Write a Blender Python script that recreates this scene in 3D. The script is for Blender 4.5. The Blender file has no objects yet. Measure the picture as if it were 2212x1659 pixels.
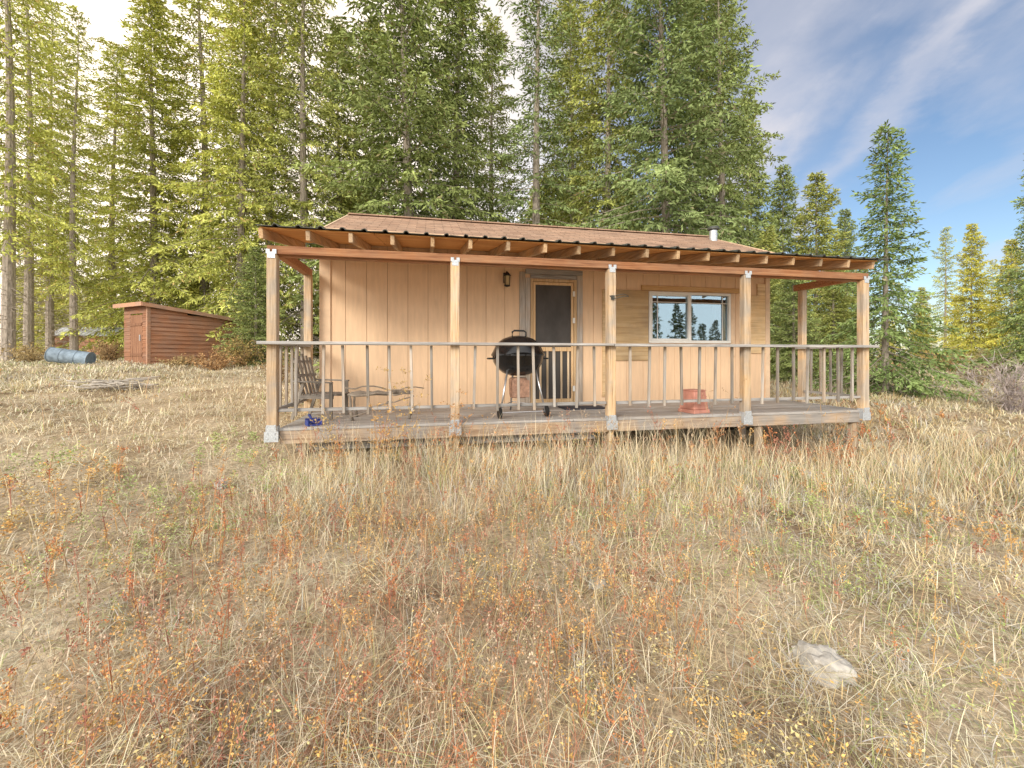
import bpy, math, random
import numpy as np
from mathutils import Vector, Matrix
random.seed(7)
RNG=np.random.default_rng(11)
scene=bpy.context.scene
COL=scene.collection
R=math.radians
# ------------------------------------------------------------------ ground shape
def gz(x,y):
    x=np.asarray(x,dtype=float); y=np.asarray(y,dtype=float)
    yc=np.maximum(y,0.0)
    g=-1.5+0.12*11*(1-np.exp(-(yc-2)/11))
    g=g+np.where(x<0,-0.45*np.tanh(x/9),-0.22*np.tanh(x/6))
    g=g-0.47*np.exp(-((x-5.4)**2+(y-6.2)**2)/7.5)-0.12*np.exp(-((x+1.5)**2+(y-5)**2)/4.0)-0.12*np.exp(-((x-2)**2+(y-5.4)**2)/4.0)
    near=np.exp(-(x*x+y*y)/900)
    g=g+near*(0.035*np.sin(1.7*x+.6*y)*np.sin(1.3*y-.5*x+1)+0.02*np.sin(3.9*x+1.1)*np.sin(4.3*y+.7))
    return 1.5+g
def pn(x,y,s,sc=1.0):
    r=np.random.default_rng(s); o=0
    for k in range(5):
        a=r.uniform(0,6.28); f=sc*(.6+.55*k)*r.uniform(.8,1.2)
        o=o+np.sin((x*math.cos(a)+y*math.sin(a))*f+r.uniform(0,6.28))/(1+.4*k)
    return o/2.2
# ------------------------------------------------------------------ materials
def newmat(name):
    m=bpy.data.materials.new(name); m.use_nodes=True
    nt=m.node_tree; b=nt.nodes['Principled BSDF']
    return m,nt,b
def N(nt,t,**k):
    n=nt.nodes.new(t)
    for a,v in k.items():
        if a.startswith('i_'): n.inputs[a[2:]].default_value=v
        else: setattr(n,a,v)
    return n
def ramp(nt,stops):
    n=nt.nodes.new('ShaderNodeValToRGB'); e=n.color_ramp.elements
    while len(e)<len(stops): e.new(.5)
    for i,(p,c) in enumerate(stops):
        e[i].position=p; e[i].color=(*c,1)
    return n
def mat(name,c,rough=.7,metal=0,var=.25,scale=8,bump=.1,spec=.3,stretch=(1,1,1)):
    m,nt,b=newmat(name); L=nt.links.new
    tc=N(nt,'ShaderNodeTexCoord'); mp=N(nt,'ShaderNodeMapping'); mp.inputs['Scale'].default_value=stretch
    no=N(nt,'ShaderNodeTexNoise',i_Scale=scale,i_Detail=6,i_Roughness=.6)
    d=tuple(x*(1-var) for x in c); l=tuple(min(1,x*(1+var)) for x in c)
    rp=ramp(nt,[(.3,d),(.7,l)])
    L(tc.outputs['Object'],mp.inputs[0]); L(mp.outputs[0],no.inputs['Vector']); L(no.outputs['Fac'],rp.inputs[0]); L(rp.outputs[0],b.inputs['Base Color'])
    b.inputs['Roughness'].default_value=rough; b.inputs['Metallic'].default_value=metal; b.inputs['Specular IOR Level'].default_value=spec
    if bump:
        bp=N(nt,'ShaderNodeBump',i_Strength=bump,i_Distance=.01); L(no.outputs['Fac'],bp.inputs['Height']); L(bp.outputs[0],b.inputs['Normal'])
    return m
def wood(name,dark,base,light,axis='x',fine=45,gray=None,grayamt=.5,rough=.8,bump=.35,vr=(.78,1.2)):
    m,nt,b=newmat(name); L=nt.links.new
    tc=N(nt,'ShaderNodeTexCoord'); oi=N(nt,'ShaderNodeObjectInfo')
    add=N(nt,'ShaderNodeVectorMath',operation='ADD'); cmb=N(nt,'ShaderNodeCombineXYZ')
    mu=N(nt,'ShaderNodeMath',operation='MULTIPLY'); mu.inputs[1].default_value=37.0
    L(oi.outputs['Random'],mu.inputs[0]); L(mu.outputs[0],cmb.inputs[0]); L(mu.outputs[0],cmb.inputs[1]); L(mu.outputs[0],cmb.inputs[2])
    L(tc.outputs['Object'],add.inputs[0]); L(cmb.outputs[0],add.inputs[1])
    mp=N(nt,'ShaderNodeMapping'); s=[fine,fine,fine]; s['xyz'.index(axis)]=fine*.045; mp.inputs['Scale'].default_value=s
    L(add.outputs[0],mp.inputs[0])
    no=N(nt,'ShaderNodeTexNoise',i_Scale=1,i_Detail=5,i_Roughness=.65,i_Distortion=.6); L(mp.outputs[0],no.inputs['Vector'])
    rp=ramp(nt,[(.28,dark),(.5,base),(.72,light)]); L(no.outputs['Fac'],rp.inputs[0])
    n2=N(nt,'ShaderNodeTexNoise',i_Scale=2.3,i_Detail=5,i_Roughness=.6); L(add.outputs[0],n2.inputs['Vector'])
    out=rp.outputs[0]
    if gray:
        mx=N(nt,'ShaderNodeMix',data_type='RGBA'); 
        r2=ramp(nt,[(.38,(grayamt,)*3),(.62,(0,0,0))])
        L(n2.outputs['Fac'],r2.inputs[0]); L(r2.outputs[0],mx.inputs['Factor']); L(out,mx.inputs['A'])
        rg=ramp(nt,[(.3,tuple(.55*x for x in gray)),(.7,gray)]); L(no.outputs['Fac'],rg.inputs[0]); L(rg.outputs[0],mx.inputs['B']); out=mx.outputs['Result']
    hv=N(nt,'ShaderNodeHueSaturation'); mr=N(nt,'ShaderNodeMapRange'); mr.inputs[3].default_value=vr[0]; mr.inputs[4].default_value=vr[1]
    L(oi.outputs['Random'],mr.inputs[0]); L(mr.outputs[0],hv.inputs['Value']); L(out,hv.inputs['Color']); L(hv.outputs[0],b.inputs['Base Color'])
    bp=N(nt,'ShaderNodeBump',i_Strength=bump,i_Distance=.006); L(no.outputs['Fac'],bp.inputs['Height']); L(bp.outputs[0],b.inputs['Normal'])
    b.inputs['Roughness'].default_value=rough; b.inputs['Specular IOR Level'].default_value=.2
    return m
def leafmat(name):
    m=bpy.data.materials.new(name); m.use_nodes=True; nt=m.node_tree; L=nt.links.new
    for n in list(nt.nodes): nt.nodes.remove(n)
    o=N(nt,'ShaderNodeOutputMaterial'); at=N(nt,'ShaderNodeAttribute',attribute_name='col'); oi=N(nt,'ShaderNodeObjectInfo')
    mx=N(nt,'ShaderNodeMix',data_type='RGBA',blend_type='MULTIPLY'); mx.inputs['Factor'].default_value=1
    L(at.outputs['Color'],mx.inputs['A']); L(oi.outputs['Color'],mx.inputs['B'])
    d=N(nt,'ShaderNodeBsdfDiffuse'); L(mx.outputs['Result'],d.inputs[0]); L(d.outputs[0],o.inputs[0])
    return m
# ------------------------------------------------------------------ mesh builder
class MB:
    def __init__(s): s.v=[]; s.f=[]
    def box(s,x0,x1,y0,y1,z0,z1,j=0):
        n=len(s.v)
        for x,y,z in ((x0,y0,z0),(x1,y0,z0),(x1,y1,z0),(x0,y1,z0),(x0,y0,z1),(x1,y0,z1),(x1,y1,z1),(x0,y1,z1)):
            s.v.append((x+random.uniform(-j,j),y+random.uniform(-j,j),z+random.uniform(-j,j)))
        s.f+=[(n,n+3,n+2,n+1),(n+4,n+5,n+6,n+7),(n,n+1,n+5,n+4),(n+1,n+2,n+6,n+5),(n+2,n+3,n+7,n+6),(n+3,n,n+4,n+7)]
        return s
    def bar(s,p,q,w,h,up=(0,0,1)):
        p=Vector(p); q=Vector(q); d=(q-p).normalized(); up=Vector(up)
        if abs(d.dot(up))>.98: up=Vector((0,1,0))
        a=d.cross(up).normalized()*w/2; b=a.cross(d).normalized()*h/2
        n=len(s.v)
        for c in (p,q):
            for k in (-a-b,a-b,a+b,-a+b): s.v.append(tuple(c+k))
        s.f+=[(n,n+1,n+2,n+3),(n+7,n+6,n+5,n+4)]+[(n+i,n+4+i,n+4+(i+1)%4,n+(i+1)%4) for i in range(4)]
        return s
    def tube(s,pts,rad,n=8,cap=True):
        pts=[Vector(p) for p in pts]
        if not hasattr(rad,'__len__'): rad=[rad]*len(pts)
        base=len(s.v); m=len(pts)
        for i,p in enumerate(pts):
            d=(pts[min(i+1,m-1)]-pts[max(i-1,0)]).normalized()
            u=Vector((0,0,1)) if abs(d.z)<.95 else Vector((1,0,0))
            a=d.cross(u).normalized(); b=d.cross(a)
            for k in range(n):
                t=2*math.pi*k/n; s.v.append(tuple(p+(a*math.cos(t)+b*math.sin(t))*rad[i]))
        for i in range(m-1):
            for k in range(n):
                s.f.append((base+i*n+k,base+i*n+(k+1)%n,base+(i+1)*n+(k+1)%n,base+(i+1)*n+k))
        if cap:
            s.f.append(tuple(base+k for k in range(n))[::-1]); s.f.append(tuple(base+(m-1)*n+k for k in range(n)))
        return s
    def lathe(s,prof,n=24,c=(0,0,0)):
        base=len(s.v)
        for r,z in prof:
            for k in range(n):
                t=2*math.pi*k/n; s.v.append((c[0]+r*math.cos(t),c[1]+r*math.sin(t),c[2]+z))
        for i in range(len(prof)-1):
            for k in range(n):
                s.f.append((base+i*n+k,base+i*n+(k+1)%n,base+(i+1)*n+(k+1)%n,base+(i+1)*n+k))
        return s
    def grid(s,fn,nu,nv):
        base=len(s.v)
        for j in range(nv+1):
            for i in range(nu+1): s.v.append(tuple(fn(i/nu,j/nv)))
        for j in range(nv):
            for i in range(nu):
                a=base+j*(nu+1)+i; s.f.append((a,a+1,a+nu+2,a+nu+1))
        return s
    def build(s,name,m,parent=None,smooth=False,bevel=0,solid=0,loc=None):
        me=bpy.data.meshes.new(name); me.from_pydata(s.v,[],s.f); me.update()
        if smooth: me.polygons.foreach_set('use_smooth',[True]*len(me.polygons))
        me.materials.append(m)
        o=bpy.data.objects.new(name,me); COL.objects.link(o)
        if parent: o.parent=parent
        if loc: o.location=loc
        if solid:
            md=o.modifiers.new('solid','SOLIDIFY'); md.thickness=solid; md.offset=0
        if bevel:
            md=o.modifiers.new('bevel','BEVEL'); md.width=bevel; md.segments=1; md.limit_method='ANGLE'
        return o
def tag(o,label=None,cat=None,group=None,kind=None):
    if label: o['label']=label
    if cat: o['category']=cat
    if group: o['group']=group
    if kind: o['kind']=kind
    return o
def thing(name,label,cat,loc=(0,0,0),rz=0,group=None,rot=None):
    o=bpy.data.objects.new(name,None); COL.objects.link(o); o.location=loc; o.empty_display_size=.2
    o.rotation_euler=rot if rot else (0,0,rz)
    return tag(o,label,cat,group)
def npmesh(name,V,F4,F3,colv,m):
    me=bpy.data.meshes.new(name)
    nv=len(V); n4=len(F4); n3=len(F3) if F3 is not None else 0
    me.vertices.add(nv); me.vertices.foreach_set('co',np.ascontiguousarray(V,dtype=np.float32).ravel())
    idx=F4.ravel(); starts=np.arange(n4)*4; tot=np.full(n4,4)
    if n3:
        idx=np.concatenate([idx,F3.ravel()]); starts=np.concatenate([starts,n4*4+np.arange(n3)*3]); tot=np.concatenate([tot,np.full(n3,3)])
    me.loops.add(len(idx)); me.loops.foreach_set('vertex_index',idx.astype(np.int32))
    me.polygons.add(n4+n3); me.polygons.foreach_set('loop_start',starts.astype(np.int32)); me.polygons.foreach_set('loop_total',tot.astype(np.int32))
    me.update(calc_edges=True)
    a=me.attributes.new('col','FLOAT_COLOR','POINT')
    c=np.ones((nv,4),dtype=np.float32); c[:,:3]=colv; a.data.foreach_set('color',c.ravel())
    me.materials.append(m)
    return me
def unit(a): return a/np.maximum(np.linalg.norm(a,axis=1,keepdims=True),1e-6)
def leafmesh(name,B,D,Ln,W,C,m,rng=RNG):
    n=len(B); D=unit(D); Nn=unit(np.cross(D,rng.normal(size=(n,3))))
    L=Ln[:,None]; w=W[:,None]/2
    V=np.empty((n,4,3)); V[:,0]=B; V[:,1]=B+D*L*.45+Nn*w; V[:,2]=B+D*L; V[:,3]=B+D*L*.45-Nn*w
    F=np.arange(n*4).reshape(n,4)
    return npmesh(name,V.reshape(-1,3),F,None,np.repeat(C,4,axis=0),m)
def link(name,me,parent=None,loc=None):
    o=bpy.data.objects.new(name,me); COL.objects.link(o)
    if parent: o.parent=parent
    if loc is not None: o.location=loc
    return o
# ------------------------------------------------------------------ palette
M={}
M['siding']=mat('siding_paint',(.80,.575,.38),.75,var=.08,scale=3,bump=.15,stretch=(6,6,.8))
M['groove']=mat('siding_groove',(.42,.27,.16),.8,var=.1)
M['trim_tan']=mat('tan_trim',(.78,.58,.40),.75,var=.12,scale=6,bump=.1)
M['post']=wood('post_wood',(.34,.19,.09),(.64,.44,.25),(.77,.60,.40),'z',gray=(.50,.45,.39),grayamt=.8,vr=(.85,1.15))
M['beam']=wood('beam_wood',(.20,.075,.035),(.46,.21,.10),(.60,.34,.18),'x',gray=(.36,.25,.18),grayamt=.4)
M['rafter']=wood('rafter_wood',(.32,.17,.08),(.56,.37,.2),(.68,.5,.3),'y',gray=(.40,.34,.28),grayamt=.5)
M['sheath']=wood('sheathing_wood',(.40,.17,.06),(.62,.31,.11),(.74,.44,.2),'x',fine=20)
M['gray_x']=wood('weathered_x',(.16,.16,.16),(.35,.345,.34),(.52,.51,.50),'x',gray=(.42,.35,.28),grayamt=.3)
M['gray_z']=wood('weathered_z',(.20,.185,.17),(.40,.375,.345),(.58,.55,.51),'z',gray=(.58,.43,.29),grayamt=.6,vr=(.6,1.25))
M['gray_y']=wood('weathered_y',(.17,.165,.16),(.36,.35,.335),(.52,.50,.48),'y')
M['chair_z']=wood('chair_wood_z',(.12,.105,.09),(.26,.23,.195),(.40,.355,.31),'z')
M['chair_x']=wood('chair_wood_x',(.12,.11,.095),(.27,.24,.21),(.41,.37,.33),'x')
M['deck']=wood('deck_boards',(.24,.225,.22),(.47,.455,.44),(.62,.61,.595),'x',gray=(.52,.42,.32),grayamt=.4)
M['rim']=wood('rim_joist',(.24,.15,.09),(.50,.36,.24),(.64,.50,.36),'x',gray=(.42,.40,.38),grayamt=.9)
M['ply']=wood('plywood',(.52,.33,.16),(.70,.50,.27),(.80,.62,.38),'x',fine=22,gray=(.60,.46,.30),grayamt=.6)
M['door_z']=wood('door_wood',(.46,.28,.13),(.66,.46,.26),(.74,.57,.36),'z')
M['slat_z']=wood('door_slat_wood',(.52,.38,.22),(.72,.56,.38),(.80,.68,.5),'z')
M['yellow_x']=wood('header_wood',(.46,.24,.09),(.68,.43,.20),(.76,.54,.3),'x')
M['galv']=mat('galvanised',(.58,.62,.66),.45,.55,var=.25,scale=60,bump=.05,spec=.5)
M['roofmetal']=mat('porch_metal',(.085,.09,.08),.5,.3,var=.3,scale=12,bump=.05)
M['white']=mat('white_vinyl',(.82,.82,.79),.4,var=.05,scale=5,bump=0)
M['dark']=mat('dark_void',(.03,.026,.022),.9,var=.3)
M['room']=mat('room_wall',(.46,.46,.45),.9,var=.1)
M['black']=mat('black_enamel',(.014,.014,.015),.16,0,var=.2,scale=30,bump=0,spec=.6)
M['blackmat']=mat('black_plastic',(.025,.025,.025),.6,var=.2)
M['chrome']=mat('dull_chrome',(.6,.61,.63),.3,.9,var=.2,scale=40,bump=0)
M['rust']=mat('rusty_tin',(.40,.24,.17),.7,.2,var=.4,scale=25)
M['terra']=mat('faded_red_plastic',(.56,.26,.20),.65,var=.2,scale=6,bump=.05)
M['blue']=mat('blue_plastic',(.045,.07,.30),.5,var=.15,bump=0)
M['mat']=mat('rubber_mat',(.05,.05,.065),.9,var=.4,scale=120,bump=.5)
M['curtain']=mat('curtain_cloth',(.78,.78,.80),.9,var=.06,scale=4,bump=0)
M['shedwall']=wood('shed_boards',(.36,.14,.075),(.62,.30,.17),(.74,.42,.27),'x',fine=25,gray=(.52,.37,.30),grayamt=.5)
M['shedwall_y']=wood('shed_boards_shaded',(.20,.085,.045),(.38,.18,.10),(.48,.26,.16),'y',fine=25,gray=(.34,.24,.19),grayamt=.5)  # side-wall boards darkened; shade on the front face put into colour
M['sheddoor']=wood('shed_door_boards',(.14,.065,.04),(.29,.15,.09),(.38,.21,.13),'z',fine=25)
M['shedroof']=mat('shed_roofing',(.20,.14,.10),.85,var=.3,scale=10)
M['fascia']=wood('shed_fascia_wood',(.38,.18,.10),(.58,.32,.2),(.68,.41,.28),'x',gray=(.46,.36,.3),grayamt=.5)
M['bark']=mat('tree_bark',(.38,.33,.275),.95,var=.5,scale=9,bump=.9,stretch=(3,3,.6))
M['stone']=mat('pale_stone',(.43,.405,.365),.9,var=.45,scale=7,bump=.9)
M['stick']=mat('grey_sticks',(.42,.38,.33),.9,var=.35,scale=14,bump=.3)
M['leaf']=leafmat('needles')
M['grass']=leafmat('dry_grass')
def glassmat():
    m=bpy.data.materials.new('window_glass'); m.use_nodes=True; nt=m.node_tree; L=nt.links.new
    for n in list(nt.nodes): nt.nodes.remove(n)
    o=N(nt,'ShaderNodeOutputMaterial'); g=N(nt,'ShaderNodeBsdfGlossy',i_Roughness=.01); g.inputs[0].default_value=(.42,.56,.66,1)
    t=N(nt,'ShaderNodeBsdfTransparent'); t.inputs[0].default_value=(.85,.90,.90,1); ms=N(nt,'ShaderNodeMixShader'); ms.inputs[0].default_value=.52
    tc=N(nt,'ShaderNodeTexCoord'); no=N(nt,'ShaderNodeTexNoise',i_Scale=1.3); L(tc.outputs['Object'],no.inputs['Vector'])
    bp=N(nt,'ShaderNodeBump',i_Strength=.05,i_Distance=.04); L(no.outputs['Fac'],bp.inputs['Height']); L(bp.outputs[0],g.inputs['Normal'])
    L(t.outputs[0],ms.inputs[1]); L(g.outputs[0],ms.inputs[2]); L(ms.outputs[0],o.inputs[0]); return m
M['glass']=glassmat()
M['screen']=mat('door_screen',(.08,.074,.07),.6,var=.3,scale=2.5,bump=0,stretch=(1.5,1,.6))
def shinglemat():
    m,nt,b=newmat('roof_shingles'); L=nt.links.new
    tc=N(nt,'ShaderNodeTexCoord'); mp=N(nt,'ShaderNodeMapping'); L(tc.outputs['Object'],mp.inputs[0])
    br=N(nt,'ShaderNodeTexBrick',i_Scale=1.0); br.inputs['Brick Width'].default_value=.31; br.inputs['Row Height'].default_value=.1277; br.inputs['Mortar Size'].default_value=.006
    br.inputs['Color1'].default_value=(.34,.225,.16,1); br.inputs['Color2'].default_value=(.45,.315,.23,1); br.inputs['Mortar'].default_value=(.17,.11,.08,1)
    L(mp.outputs[0],br.inputs['Vector'])
    no=N(nt,'ShaderNodeTexNoise',i_Scale=3,i_Detail=8,i_Roughness=.75); L(tc.outputs['Object'],no.inputs['Vector'])
    rp=ramp(nt,[(.3,(.7,.7,.7)),(.7,(1.25,1.2,1.15))]); L(no.outputs['Fac'],rp.inputs[0])
    mx=N(nt,'ShaderNodeMix',data_type='RGBA',blend_type='MULTIPLY'); mx.inputs['Factor'].default_value=1
    L(br.outputs['Color'],mx.inputs['A']); L(rp.outputs[0],mx.inputs['B']); L(mx.outputs['Result'],b.inputs['Base Color']); b.inputs['Roughness'].default_value=.95
    return m
M['shingle']=shinglemat()
# ------------------------------------------------------------------ ground
def build_ground():
    a=np.concatenate([-np.geomspace(400,14,26),np.linspace(-13,13,131),np.geomspace(14,400,26)])
    b=np.concatenate([-np.geomspace(300,4,16),np.linspace(-3,18,116),np.geomspace(19,500,28)])
    X,Y=np.meshgrid(a,b); Z=gz(X,Y)
    V=np.stack([X,Y,Z],-1).reshape(-1,3); na=len(a); nb=len(b)
    i,j=np.meshgrid(np.arange(na-1),np.arange(nb-1)); k=(j*na+i).ravel()
    F=np.stack([k,k+1,k+na+1,k+na],1)
    m,nt,bs=newmat('ground_thatch'); L=nt.links.new
    tc=N(nt,'ShaderNodeTexCoord')
    n1=N(nt,'ShaderNodeTexNoise',i_Scale=.9,i_Detail=8,i_Roughness=.65); n2=N(nt,'ShaderNodeTexNoise',i_Scale=28,i_Detail=6,i_Roughness=.7)
    L(tc.outputs['Object'],n1.inputs['Vector']); L(tc.outputs['Object'],n2.inputs['Vector'])
    r1=ramp(nt,[(.3,(.26,.19,.13)),(.45,(.50,.41,.28)),(.6,(.66,.57,.42)),(.75,(.54,.50,.38))]); r2=ramp(nt,[(.3,(.40,.37,.36)),(.65,(1.2,1.15,1.1))])
    L(n1.outputs['Fac'],r1.inputs[0]); L(n2.outputs['Fac'],r2.inputs[0])
    mx=N(nt,'ShaderNodeMix',data_type='RGBA',blend_type='MULTIPLY'); mx.inputs['Factor'].default_value=1
    L(r1.outputs[0],mx.inputs['A']); L(r2.outputs[0],mx.inputs['B']); L(mx.outputs['Result'],bs.inputs['Base Color']); bs.inputs['Roughness'].default_value=1; bs.inputs['Specular IOR Level'].default_value=0
    bp=N(nt,'ShaderNodeBump',i_Strength=.8,i_Distance=.03); L(n2.outputs['Fac'],bp.inputs['Height']); L(bp.outputs[0],bs.inputs['Normal'])
    me=npmesh('ground',V,F,None,np.ones((len(V),3)),m)
    me.polygons.foreach_set('use_smooth',[True]*len(me.polygons))
    o=link('ground',me); tag(o,'sloping ground of dry grass thatch and brown soil','ground',kind='structure')
build_ground()
# ------------------------------------------------------------------ cabin
CX,CY=-2.76,4.815; YAW=math.atan2(.195,.981); cs,sn=math.cos(YAW),math.sin(YAW)
def cab(s,w,z): return (CX+cs*s-sn*w, CY+sn*s+cs*w, z)
def tocab(x,y):
    dx=x-CX; dy=y-CY; return cs*dx+sn*dy, -sn*dx+cs*dy
cabin=thing('cabin','tan wood cabin with brown shingle roof and a railed front porch on posts','cabin',(CX,CY,0),YAW)
DT=.665; LEN=8.34; WW=1.5
holes=[(3.46,4.17,.70,2.74),(5.60,7.18,1.75,2.62)]
mb=MB(); br=set([.2,8.04]); x=.2
while x<8.04: br.add(round(x,3)); x+=.31
for h in holes: br.add(h[0]); br.add(h[1])
br=sorted(br); grooves=set(round(.2+.31*i,3) for i in range(1,27))
for a,b in zip(br[:-1],br[1:]):
    if b-a<.004: continue
    iv=[(.64,3.45)]
    for h in holes:
        if a>=h[0]-1e-4 and b<=h[1]+1e-4: iv=[(.64,h[2]),(h[3],3.45)]
    for z0,z1 in iv:
        if z1-z0>.07: mb.box(a+(.003 if a in grooves else 0),b-(.003 if b in grooves else 0),WW,WW+.02,z0,z1)
mb.build('front_wall',M['siding'],cabin)
mb=MB()
for a,b,z0,z1 in [(.21,3.46,.62,3.4),(3.46,4.17,2.75,3.4),(4.17,5.60,.62,3.4),(5.60,7.18,.62,1.74),(5.60,7.18,2.63,3.4),(7.18,8.03,.62,3.4)]: mb.box(a,b,WW+.012,WW+.06,z0,z1)
mb.build('wall_backing',M['groove'],cabin)
for nm,s0,s1 in (('side_wall',.2,.26),('side_wall',7.98,8.04)):
    mb=MB(); n=0
    for yy0,yy1 in [(WW+.065+.31*i,min(WW+.065+.31*i+.302,5.5)) for i in range(13)]:
        top=lambda y: 3.38+.435*(min(y,7.0-y)-1.5)+.02
        b=len(mb.v)
        for xx in (s0,s1):
            mb.v+=[(xx,yy0,.62),(xx,yy1,.62),(xx,yy1,top(yy1)),(xx,yy0,top(yy0))]
        mb.f+=[(b,b+3,b+2,b+1),(b+4,b+5,b+6,b+7),(b,b+1,b+5,b+4),(b+1,b+2,b+6,b+5),(b+2,b+3,b+7,b+6),(b+3,b,b+4,b+7)]
    mb.build('side_wall',M['siding'],cabin)
MB().box(.27,7.97,5.44,5.5,.62,3.38).build('back_wall',M['siding'],cabin)
MB().box(.27,7.97,1.6,5.43,.60,.64).build('floor',M['room'],cabin)
MB().box(.27,7.97,3.0,3.05,.65,3.3).build('inner_wall',M['room'],cabin)
MB().box(.14,.30,WW-.022,WW-.001,.64,3.1).box(.14,.162,WW,WW+.12,.64,3.1).build('corner_trim',M['trim_tan'],cabin,bevel=.004)
MB().box(7.96,8.06,WW-.022,WW-.001,.64,3.1).build('corner_trim',M['trim_tan'],cabin,bevel=.004)
MB().box(.25,7.98,WW+.08,WW+.12,.0,.60).build('crawl_shade_skirt',M['dark'],cabin)  # near-black sheet, the shade under the floor put into its colour
# main roof
E0,EZ,RW,RZ=1.15,3.28,3.5,4.30; nc=18
def mainroof():
    mb=MB(); s0,s1=.2,8.22
    for side in (0,1):
        for i in range(nc):
            t0=i/nc; t1=(i+1.12)/nc if i<nc-1 else 1
            y0=E0+(RW-E0)*t0; y1=E0+(RW-E0)*min(t1,1); z0=EZ+(RZ-EZ)*t0+.014; z1=EZ+(RZ-EZ)*min(t1,1)+.001
            if side: y0=2*RW-y0; y1=2*RW-y1
            ns=10
            for k in range(ns):
                a=s0+(s1-s0)*k/ns; b=s0+(s1-s0)*(k+1)/ns; j=random.uniform(-.003,.003)
                n=len(mb.v); mb.v+=[(a,y0,z0+j),(b,y0,z0+j),(b,y1,z1),(a,y1,z1),(a,y0,z0-.02),(b,y0,z0-.02)]
                mb.f+=[(n,n+1,n+2,n+3),(n+4,n+5,n+1,n)]
    mb.box(s0,s1,RW-.09,RW+.09,RZ-.0,RZ+.022)
    return mb
roof=mainroof().build('roof',M['shingle'],cabin)
mb=MB(); 
for sgn in (1,-1):
    n=len(mb.v); y0=E0 if sgn>0 else 2*RW-E0
    mb.v+=[(.24,y0,EZ-.012),(8.18,y0,EZ-.012),(8.18,RW,RZ-.012),(.24,RW,RZ-.012),(.24,y0,EZ-.09),(8.18,y0,EZ-.09),(8.18,RW,RZ-.09),(.24,RW,RZ-.09)]
    mb.f+=[(n,n+1,n+2,n+3),(n+4,n+7,n+6,n+5),(n,n+4,n+5,n+1),(n,n+3,n+7,n+4),(n+1,n+5,n+6,n+2)]
mb.build('roof_deck',M['beam'],roof)
for s in (.19,8.2):
    MB().bar((s,E0-.02,EZ-.05),(s,RW,RZ-.05),.025,.12).bar((s,2*RW-E0+.02,EZ-.05),(s,RW,RZ-.05),.025,.12).build('rake_board',M['trim_tan'],roof)
pipe=MB().lathe([(.08,3.85),(.08,4.30)],20,(8.0,3.0,0)).build('stove_pipe',M['galv'],cabin,smooth=True)
MB().lathe([(.0,4.40),(.10,4.385),(.125,4.35),(.125,4.32),(.085,4.31)],20,(8.0,3.0,0)).build('pipe_cap',M['roofmetal'],pipe)
# porch roof
EW,ES0,ES1,SL=-.20,-.10,8.44,.17; PZ=2.935
def proofz(w): return PZ+SL*(w-EW)
mb=MB(); xs=[]; x=ES0
while x<ES1:
    xs+=[(x,0),(x+.16,0),(x+.178,.022),(x+.205,.022),(x+.223,0)]; x+=.235
ws=[EW-.03,.5,1.2,2.0]
for w in ws:
    for xx,h in xs: mb.v.append((xx,w,proofz(w)+.012+h+random.uniform(-.004,.004)))
nx=len(xs)
for j in range(len(ws)-1):
    for i in range(nx-1): mb.f.append((j*nx+i,j*nx+i+1,(j+1)*nx+i+1,(j+1)*nx+i))
proof=mb.build('porch_roof',M['roofmetal'],cabin,solid=.008)
mb=MB()
x=ES0+.02
while x<ES1-.05:
    b=min(x+1.21,ES1-.03); n=len(mb.v); y0,y1=EW+.04+random.uniform(-.02,.02),WW-.01
    for dz in (-.002,-.016): mb.v+=[(x,y0,proofz(y0)+dz),(b,y0,proofz(y0)+dz),(b,y1,proofz(y1)+dz),(x,y1,proofz(y1)+dz)]
    mb.f+=[(n,n+1,n+2,n+3),(n+7,n+6,n+5,n+4),(n,n+4,n+5,n+1),(n,n+3,n+7,n+4),(n+1,n+5,n+6,n+2)]
    x+=1.218
mb.build('roof_sheathing',M['sheath'],proof)
for i in range(19):
    s=-.06+.467*i+random.uniform(-.012,.012); y0,y1=-.15+random.uniform(-.03,.015),WW-.045
    MB().bar((s,y0,proofz(y0)-.018-.055),(s,y1,proofz(y1)-.018-.055),.045,.108).build('rafter',M['rafter'],proof,bevel=.003)
MB().box(-.06,LEN+.06,.02,.065,2.65,2.75,.002).build('porch_beam',M['beam'],cabin,bevel=.004)
MB().box(-.05,LEN+.05,-.052,-.012,2.672,2.768,.002).build('porch_beam',M['beam'],cabin,bevel=.004)
MB().box(.2,8.04,WW-.042,WW-.002,2.98,3.12).build('ledger_board',M['beam'],cabin)
for s,w in ((.0,1.38),(8.38,1.15)):
    MB().box(s-.045,s+.045,.09,w+.1,2.69,2.80).build('side_beam',M['beam'],cabin,bevel=.004)
def post(s,w,z0,z1,wd,bracket=True):
    p=MB().box(s-wd/2,s+wd/2,w-wd/2,w+wd/2,z0,z1,.003).build('porch_post',M['post'],cabin,bevel=.007)
    if bracket:
        b=MB(); f=w-wd/2
        b.box(s-.075,s+.075,f-.006,f-.001,DT-.15,DT-.03); b.box(s-.05,s+.05,f-.008,f-.0025,DT-.03,DT+.045); b.box(s-wd/2-.006,s-wd/2-.001,f,f+.1,DT-.13,DT+.03); b.box(s+wd/2+.001,s+wd/2+.006,f,f+.1,DT-.13,DT+.03)
        for dx in (-.04,.04):
            for dz in (-.11,-.05,.03): b.box(s+dx-.007,s+dx+.007,f-.014,f-.004,DT+dz-.007,DT+dz+.007)
        b.build('post_base_bracket',M['galv'],p)
        c=MB(); c.box(s-.04,s+.04,f-.007,f-.001,z1-.05,z1+.02); c.box(s-.055,s-.015,f-.009,f-.003,z1+.0,z1+.05); c.box(s+.015,s+.055,f-.009,f-.003,z1+.0,z1+.05)
        c.build('post_cap_bracket',M['galv'],p)
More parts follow.
